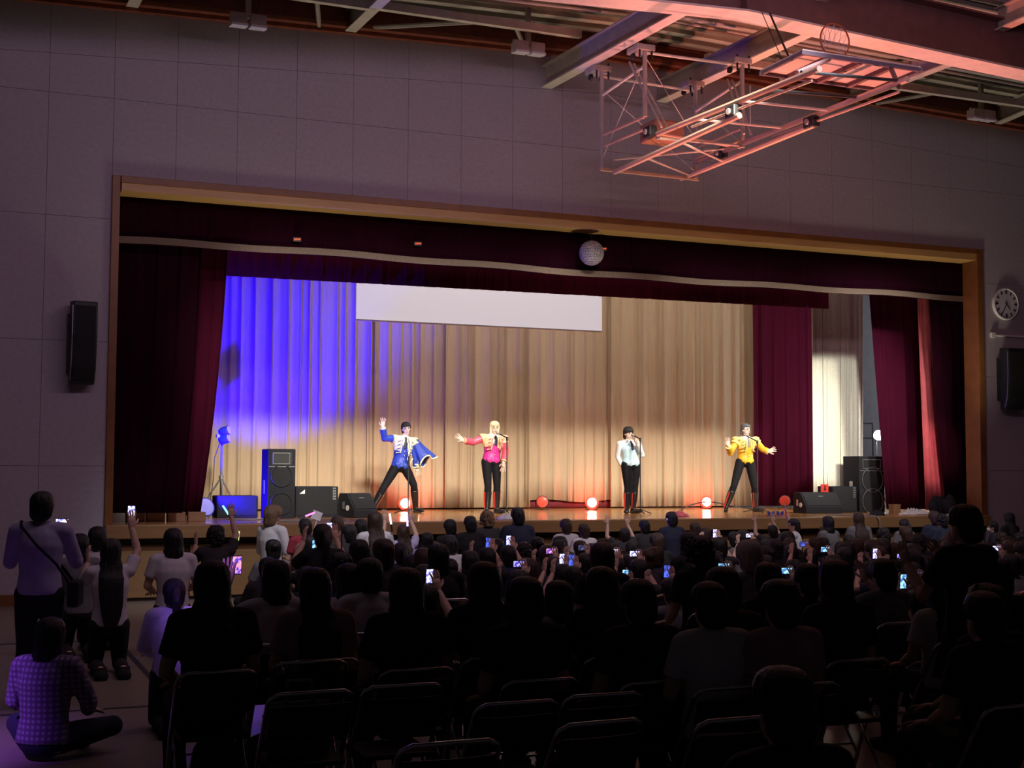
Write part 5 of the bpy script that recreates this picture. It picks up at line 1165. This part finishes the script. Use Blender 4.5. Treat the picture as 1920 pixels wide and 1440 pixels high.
spectH(590, 1064, 'seat', 'long', 'pink', 'long-haired seated spectator in pale pink and grey shirt', hairM=B)
spectH(652, 1056, 'seat', 'long', 'white', 'long-haired seated spectator in white beside the thin pole', s=.95)
spectH(692, 1046, 'seat', 'short', 'white', 'seated spectator with a white shoulder left of the brown bob', s=.98)
PA = spectH(516, 1049, 'seat_phone', 'bob', 'white', 'bob-haired spectator in loose white shirt filming by the aisle', s=1.0, mir=True)
spectH(398, 1052, 'seat', 'vlong', 'black', 'spectator with very long black hair at the aisle', s=1.05)
spectH(1436, 1054, 'seat', 'bob', 'dark', 'dark bob-haired spectator in front of the pale cap', s=.97)
spectH(1458, 1088, 'seat', 'short2', 'pink', 'seated spectator in dim pink shirt in the right foreground', hairM=B)
spectH(1326, 1090, 'seat', 'short', 'white', 'seated spectator in white shirt in the dark foreground', s=1.0)
spectH(1512, 1056, 'seat', 'short', 'dark', 'dark-haired seated spectator right of the pale cap', s=.96)
spectH(1562, 1049, 'seat', 'bob', 'navy', 'bob-haired seated spectator in dark navy, right of centre', s=1.04)
PB = spectH(1652, 1048, 'seat_phone', 'short2', 'grey', 'seated spectator in grey striped shirt filming on the right', s=.95, mir=True)
spectH(1755, 1075, 'seat', 'long', 'white', 'long-haired seated spectator with a pale sleeve on the right', s=.93)
spectH(1865, 1048, 'seat', 'short', 'black', 'black-clad seated spectator at the right edge')
spectH(1840, 1108, 'seat', 'short', 'black', 'large dark head at the lower right')
spectH(1462, 1252, 'seat', 'short2', 'black', 'large black head silhouetted before the two pale shirts', s=.97)
spectH(1805, 945, 'stand', 'short', 'black', 'tall dark person standing before the right end of the stage', s=.99, rz=.1)
# people on the floor at the left
P = at(79, 921, Z=1.675); pm = person('stand', 'short', P.x, P.y, 0, -.25, 1.0, 'lav', 'jacket', label='person standing at the left in a pale top holding up a camera')
note(P.x, P.y, 1.67); LM = Matrix.Rotation(-.25, 3, 'Z')
c_ = V((P.x, P.y, 0))+LM @ V((.07, .48, 1.415)); phone(c_, 'white', 'small camera with a lit screen held by the standing person', True, .05, -.25, .065, .105, None, 'compact_camera', .025)
t = thing('shoulder_bag', 'small dark shoulder bag hanging at the standing person\'s hip', 'bag', (P.x, P.y, .82), rz=-.25)
MB().box((.27, .0, .06), (.09, .24, .20)).build('pouch', M_BLACKR, t, bevel=.02)
MB().tube([(.24, -.08, .14), (.15, -.16, .30), (.0, -.175, .45), (-.12, -.13, .585), (-.15, .0, .62), (-.08, .13, .5), (.1, .165, .3), (.24, .1, .14)], .012, 6).build('strap', M_BLACKR, t)
spectH(150, 1000, 'kneel', 'bob', 'grey', 'kneeling spectator half hidden behind the standing person', s=.98)
spectH(183, 988, 'kneel', 'short2', 'white', 'kneeling spectator in white shirt right of the standing person', s=1.0)
P = spectH(208, 1010, 'kneel_up', 'vlong', 'white', 'kneeling long-haired spectator in white with one arm raised', s=.98)
phone(V((P.x, P.y-.03, 0))+PHONE_OFF['kneel_up']*.98, 'white', 'bright phone held high at the left end of the stage', False, .1)
spectH(325, 990, 'kneel', 'bob', 'white', 'kneeling bob-haired spectator in white before the left stage front', s=1.02)
spectH(405, 985, 'kneel_up', 'curly', 'dark', 'spectator in dark clothes holding penlights left of the big white shirt', s=.98, hairM=B)
spectH(87, 1158, 'floor', 'bob', 'plaid', 'girl in purple plaid shirt sitting on the floor at the left', rz=-.5, s=1.0, topkind='jacket', bottom='navy')
spectH(326, 1084, 'kneel', 'pony', 'white', 'kneeling spectator in long white shirt lit purple beside the aisle', s=.86, topkind='jacket')
# thin pole in the crowd
a = at(641, 985, Y=-8.6); t = thing('monopod', 'thin shiny pole standing upright in the crowd', 'pole', (a.x, a.y, 0))
MB().tube([(0, 0, 0), (0, 0, .75)], .010, 8).build('lower_tube', M_CHROME, t); MB().tube([(0, 0, .75), (0, 0, a.z)], .007, 8).build('upper_tube', M_CHROME, t); MB().lathe([(.014, 0), (.014, .05)], 10, (0, 0, .73)).build('clamp', M_BLACK, t)
# penlights
def penlight(px_, py, Y, M, label, tilt):
    p = at(px_, py, Y=Y); t = thing('penlight', label, 'penlight', p); d = V((math.sin(tilt), 0, math.cos(tilt)))
    MB().tube([-d*.12, -d*.02], .013, 8).build('handle', M_BLACK, t); MB().tube([-d*.02, d*.12], [.014, .012], 10).build('tube', M, t)
penlight(427, 962, -1.6, emat('pen_cyan', (.3, .85, 1), 1.6), 'cyan penlight held up left of the big white shirt', -.6)
penlight(446, 1013, -1.7, emat('pen_lime', (.7, 1, .3), 1.4), 'lime penlight below the cyan one', .1)
penlight(733, 980, -2.6, emat('pen_white', (.75, .75, 1), 2.4), 'white penlight left of the left red lamp', -.15)
penlight(764, 984, -2.6, emat('pen_violet', (.5, .4, 1), 2.4), 'violet penlight below the left red lamp', -.05)
penlight(575, 967, -1.3, emat('pen_pink', (1, .25, .8), 1.6), 'pink penlight in front of the wide subwoofer', 1.2)
# paper fan and hand towel lit pale blue
t = thing('paper_fan', 'pale paper fan held up before the wide subwoofer', 'fan', at(594, 972, Y=-1.1)); MB().box((0, 0, .04), (.14, .006, .12), rot=Matrix.Rotation(.35, 3, 'Y')).build('sheet', M_WHITE, t, bevel=.002); MB().tube([(0, 0, -.03), (-.04, 0, -.16)], .007, 6).build('handle', M_WHITE, t)
for k, (x, y) in enumerate(((1352, 1058), (1372, 1075))): pass

# ------------------------------------------------------------------ phones with the person holding each
PH = [(436, 1086, 'pink', 0, PA, 1.0), (617, 990, 'white', 0, 'f', 0), (805, 1080, 'white', 0, 'f', 0), (953, 1013, 'white', 0, 'f', 0), (973, 1057, 'purple', 1, 'f', 0), (1033, 1033, 'pink', 1, 'f', 0), (1053, 1048, 'white', 0, 'f', 0), (1071, 1050, 'blue', 0, 'f', 0),
      (1093, 1027, 'dim', 1, 'f', 0), (1150, 1034, 'white', 1, 'f', 0), (1172, 1080, 'cyan', 0, 'f', 0), (1190, 1038, 'white', 1, 'f', 0), (1250, 1071, 'blue', 0, 'f', 0), (1340, 1000, 'white', 0, 'f', 0), (1357, 1062, 'cyan', 1, 'f', 0), (1475, 1070, 'cyan', 1, 'f', 0), (1405, 1004, 'white', 1, 'f', 0),
      (1507, 1020, 'blue', 1, 'f', 0), (1547, 1030, 'cyan', 1, 'f', 0), (1628, 1079, 'purple', 1, PB, .95), (1690, 1043, 'purple', 1, 'f', 0), (1693, 1090, 'cyan', 0, 'f', 0), (1718, 1078, 'dim', 1, 'f', 0), (1640, 1038, 'white', 0, 'f', 0), (1868, 1028, 'white', 1, 'f', 0), (915, 1017, 'blue', 0, 'f', 0), (590, 1022, 'cyan', 0, 'f', 0)]
WHERE = ['by the aisle', 'below the subwoofer emblem', 'over the dark heads at the left', 'below the navy jacket', 'above the short-haired row', 'small and pink left of the middle red lamp', 'upright below the middle red lamp', 'dim blue below the middle red lamp',
         'dim below the front white shirt', 'right of the red-rimmed hair', 'very bright in the middle', 'before the waving arms', 'dim blue in the middle', 'upright left of the pale cap', 'wide left of the grey shirt', 'wide right of the grey shirt', 'above the pale cap',
         'dim blue right of the reaching arm', 'flat below the right wedge', 'held by the grey striped shirt', 'wide violet on the right', 'bright on the right', 'dim and wide on the right', 'narrow left of the wide violet one', 'small by the right wall', 'small blue under the dancer in pink', 'small cyan behind the one in red']
rp = random.Random(5)
for i, (x, y, c, land, kind, own) in enumerate(PH):
    pose = 'floor_phone'; off = PHONE_OFF[pose]; s = rp.uniform(.96, 1.08)
    p = at(x, y, Z=off.z*s)
    if own: o_ = PHONE_OFF['seat_phone']*own; p = V((kind.x-o_.x, kind.y-.03+o_.y, o_.z))
    if kind == 'f' and p.y > -1.5: pose = 'kneel_phone'; off = PHONE_OFF[pose]; p = at(x, y, Z=off.z*s)
    phone(p, c, 'lit phone screen '+WHERE[i]+(' in the crowd' if len(WHERE[i].split()) < 6 else ''), bool(land), .12, 0, .066, .125)
    if not own:
        X, Yy = p.x-off.x*s, p.y-off.y*s
        person(pose, rp.choice(['short', 'short2', 'bob', 'long', 'pony']), X, Yy, 0, 0, s, rp.choice(['black', 'dark', 'navy', 'black', 'grey']), label='spectator holding the phone '+WHERE[i], group='spectators filming with phones')
        note(X, Yy, H0[pose]*s)

# ------------------------------------------------------------------ the rest of the crowd
PHP = [(proj(p)[0], proj(p)[1], proj(p)[2]) for p in PHONES]
KEEP = list(HEADS); rf = random.Random(11); nF = nC = 0
def ok(X, Y, zt, mind, pad):
    a = proj((X, Y+.02, zt-.13)); r = .115*a[2]
    if a[0] < 500 or a[0] > 1990: return False
    for p, o, _, _ in PEOPLE:
        if (p.x-X)**2+(p.y-Y)**2 < mind*mind: return False
    for e in EMPTY:
        if (e.x-X)**2+(e.y-Y)**2 < .5*.5: return False
    for hx, hy, hm in KEEP:
        if a[2] > hm*.98:
            d = math.hypot(a[0]-hx, a[1]-hy)
            if d < (r+.11*hm)*pad: return False
            if abs(a[0]-hx) < .22*a[2]+.08*hm and hy > a[1]+r*.5 and hy < a[1]+1.0*a[2]: return False   # would hide it behind the torso
    for hx, hy, hm in PHP:
        if a[2] > hm*.98 and (math.hypot(a[0]-hx, a[1]-hy) < r+.09*hm or (abs(a[0]-hx) < .24*a[2] and a[1] < hy < a[1]+a[2])): return False
    return True
hairs = ['short', 'short2', 'bob', 'long', 'pony', 'curly', 'bun', 'long']
# floor sitters between the stage and the chairs
y = -.95
while y > -7.0:
    x = -.5+rf.uniform(0, .4)
    while x < 16.5:
        xx, yy = x+rf.uniform(-.1, .1), y+rf.uniform(-.12, .12); tall = y > -1.8 and rf.random() < .55; pose = 'kneel' if tall else 'floor'; s = rf.uniform(.86, .97) if tall else rf.uniform(.93, 1.1)
        if ok(xx, yy, H0[pose]*s, .46, .72) and nF < 170:
            l, h_, t_ = crowdlabel('kneeling' if tall else 'seated', xx, yy, int(round((-.95-y)/.72)), hairs, ['black', 'dark', 'navy', 'grey', 'white'] if y > -3 else ['black', 'black', 'dark', 'navy'], rf, H0[pose]*s)
            person(pose, h_, xx, yy, 0, rf.uniform(-.25, .25), s, t_, label=l, group='spectators kneeling at the stage' if tall else 'floor-sitting spectators', hairM=rf.choice([B, B, B, BR])); nF += 1
        x += .56
    y -= .72
# chair rows
y = -7.9
while y > -14.2:
    x = -1.0+rf.uniform(0, .2)
    while x < 11:
        xx, yy = x+rf.uniform(-.05, .05), y+rf.uniform(-.06, .06); s = rf.uniform(.95, 1.03); a = proj((xx, yy, 1.28))
        if a[0] > 560 and not (a[1] > 1120 and a[0] < 1240) and a[1] < 1300 and ok(xx, yy, 1.285*s, .5, .8):
            l, h_, t_ = crowdlabel('on a chair', xx, yy, int(round((-7.9-y)/.86)), hairs, ['black', 'black', 'dark', 'navy'], rf, 1.28)
            person('seat', h_, xx, yy, 0, rf.uniform(-.12, .12), s, t_, label=l.replace(' row below', ' chair row below').replace('on a chair in', 'in'), group='spectators seated in the dark rows', hairM=rf.choice([B, B, B, BR]))
            chair(xx, yy-.02, 0, chairlabel(l.replace('spectator ', '').replace('on a chair ', 'spectator ')), 'occupied folding chairs'); nC += 1
        x += .56
    y -= .86
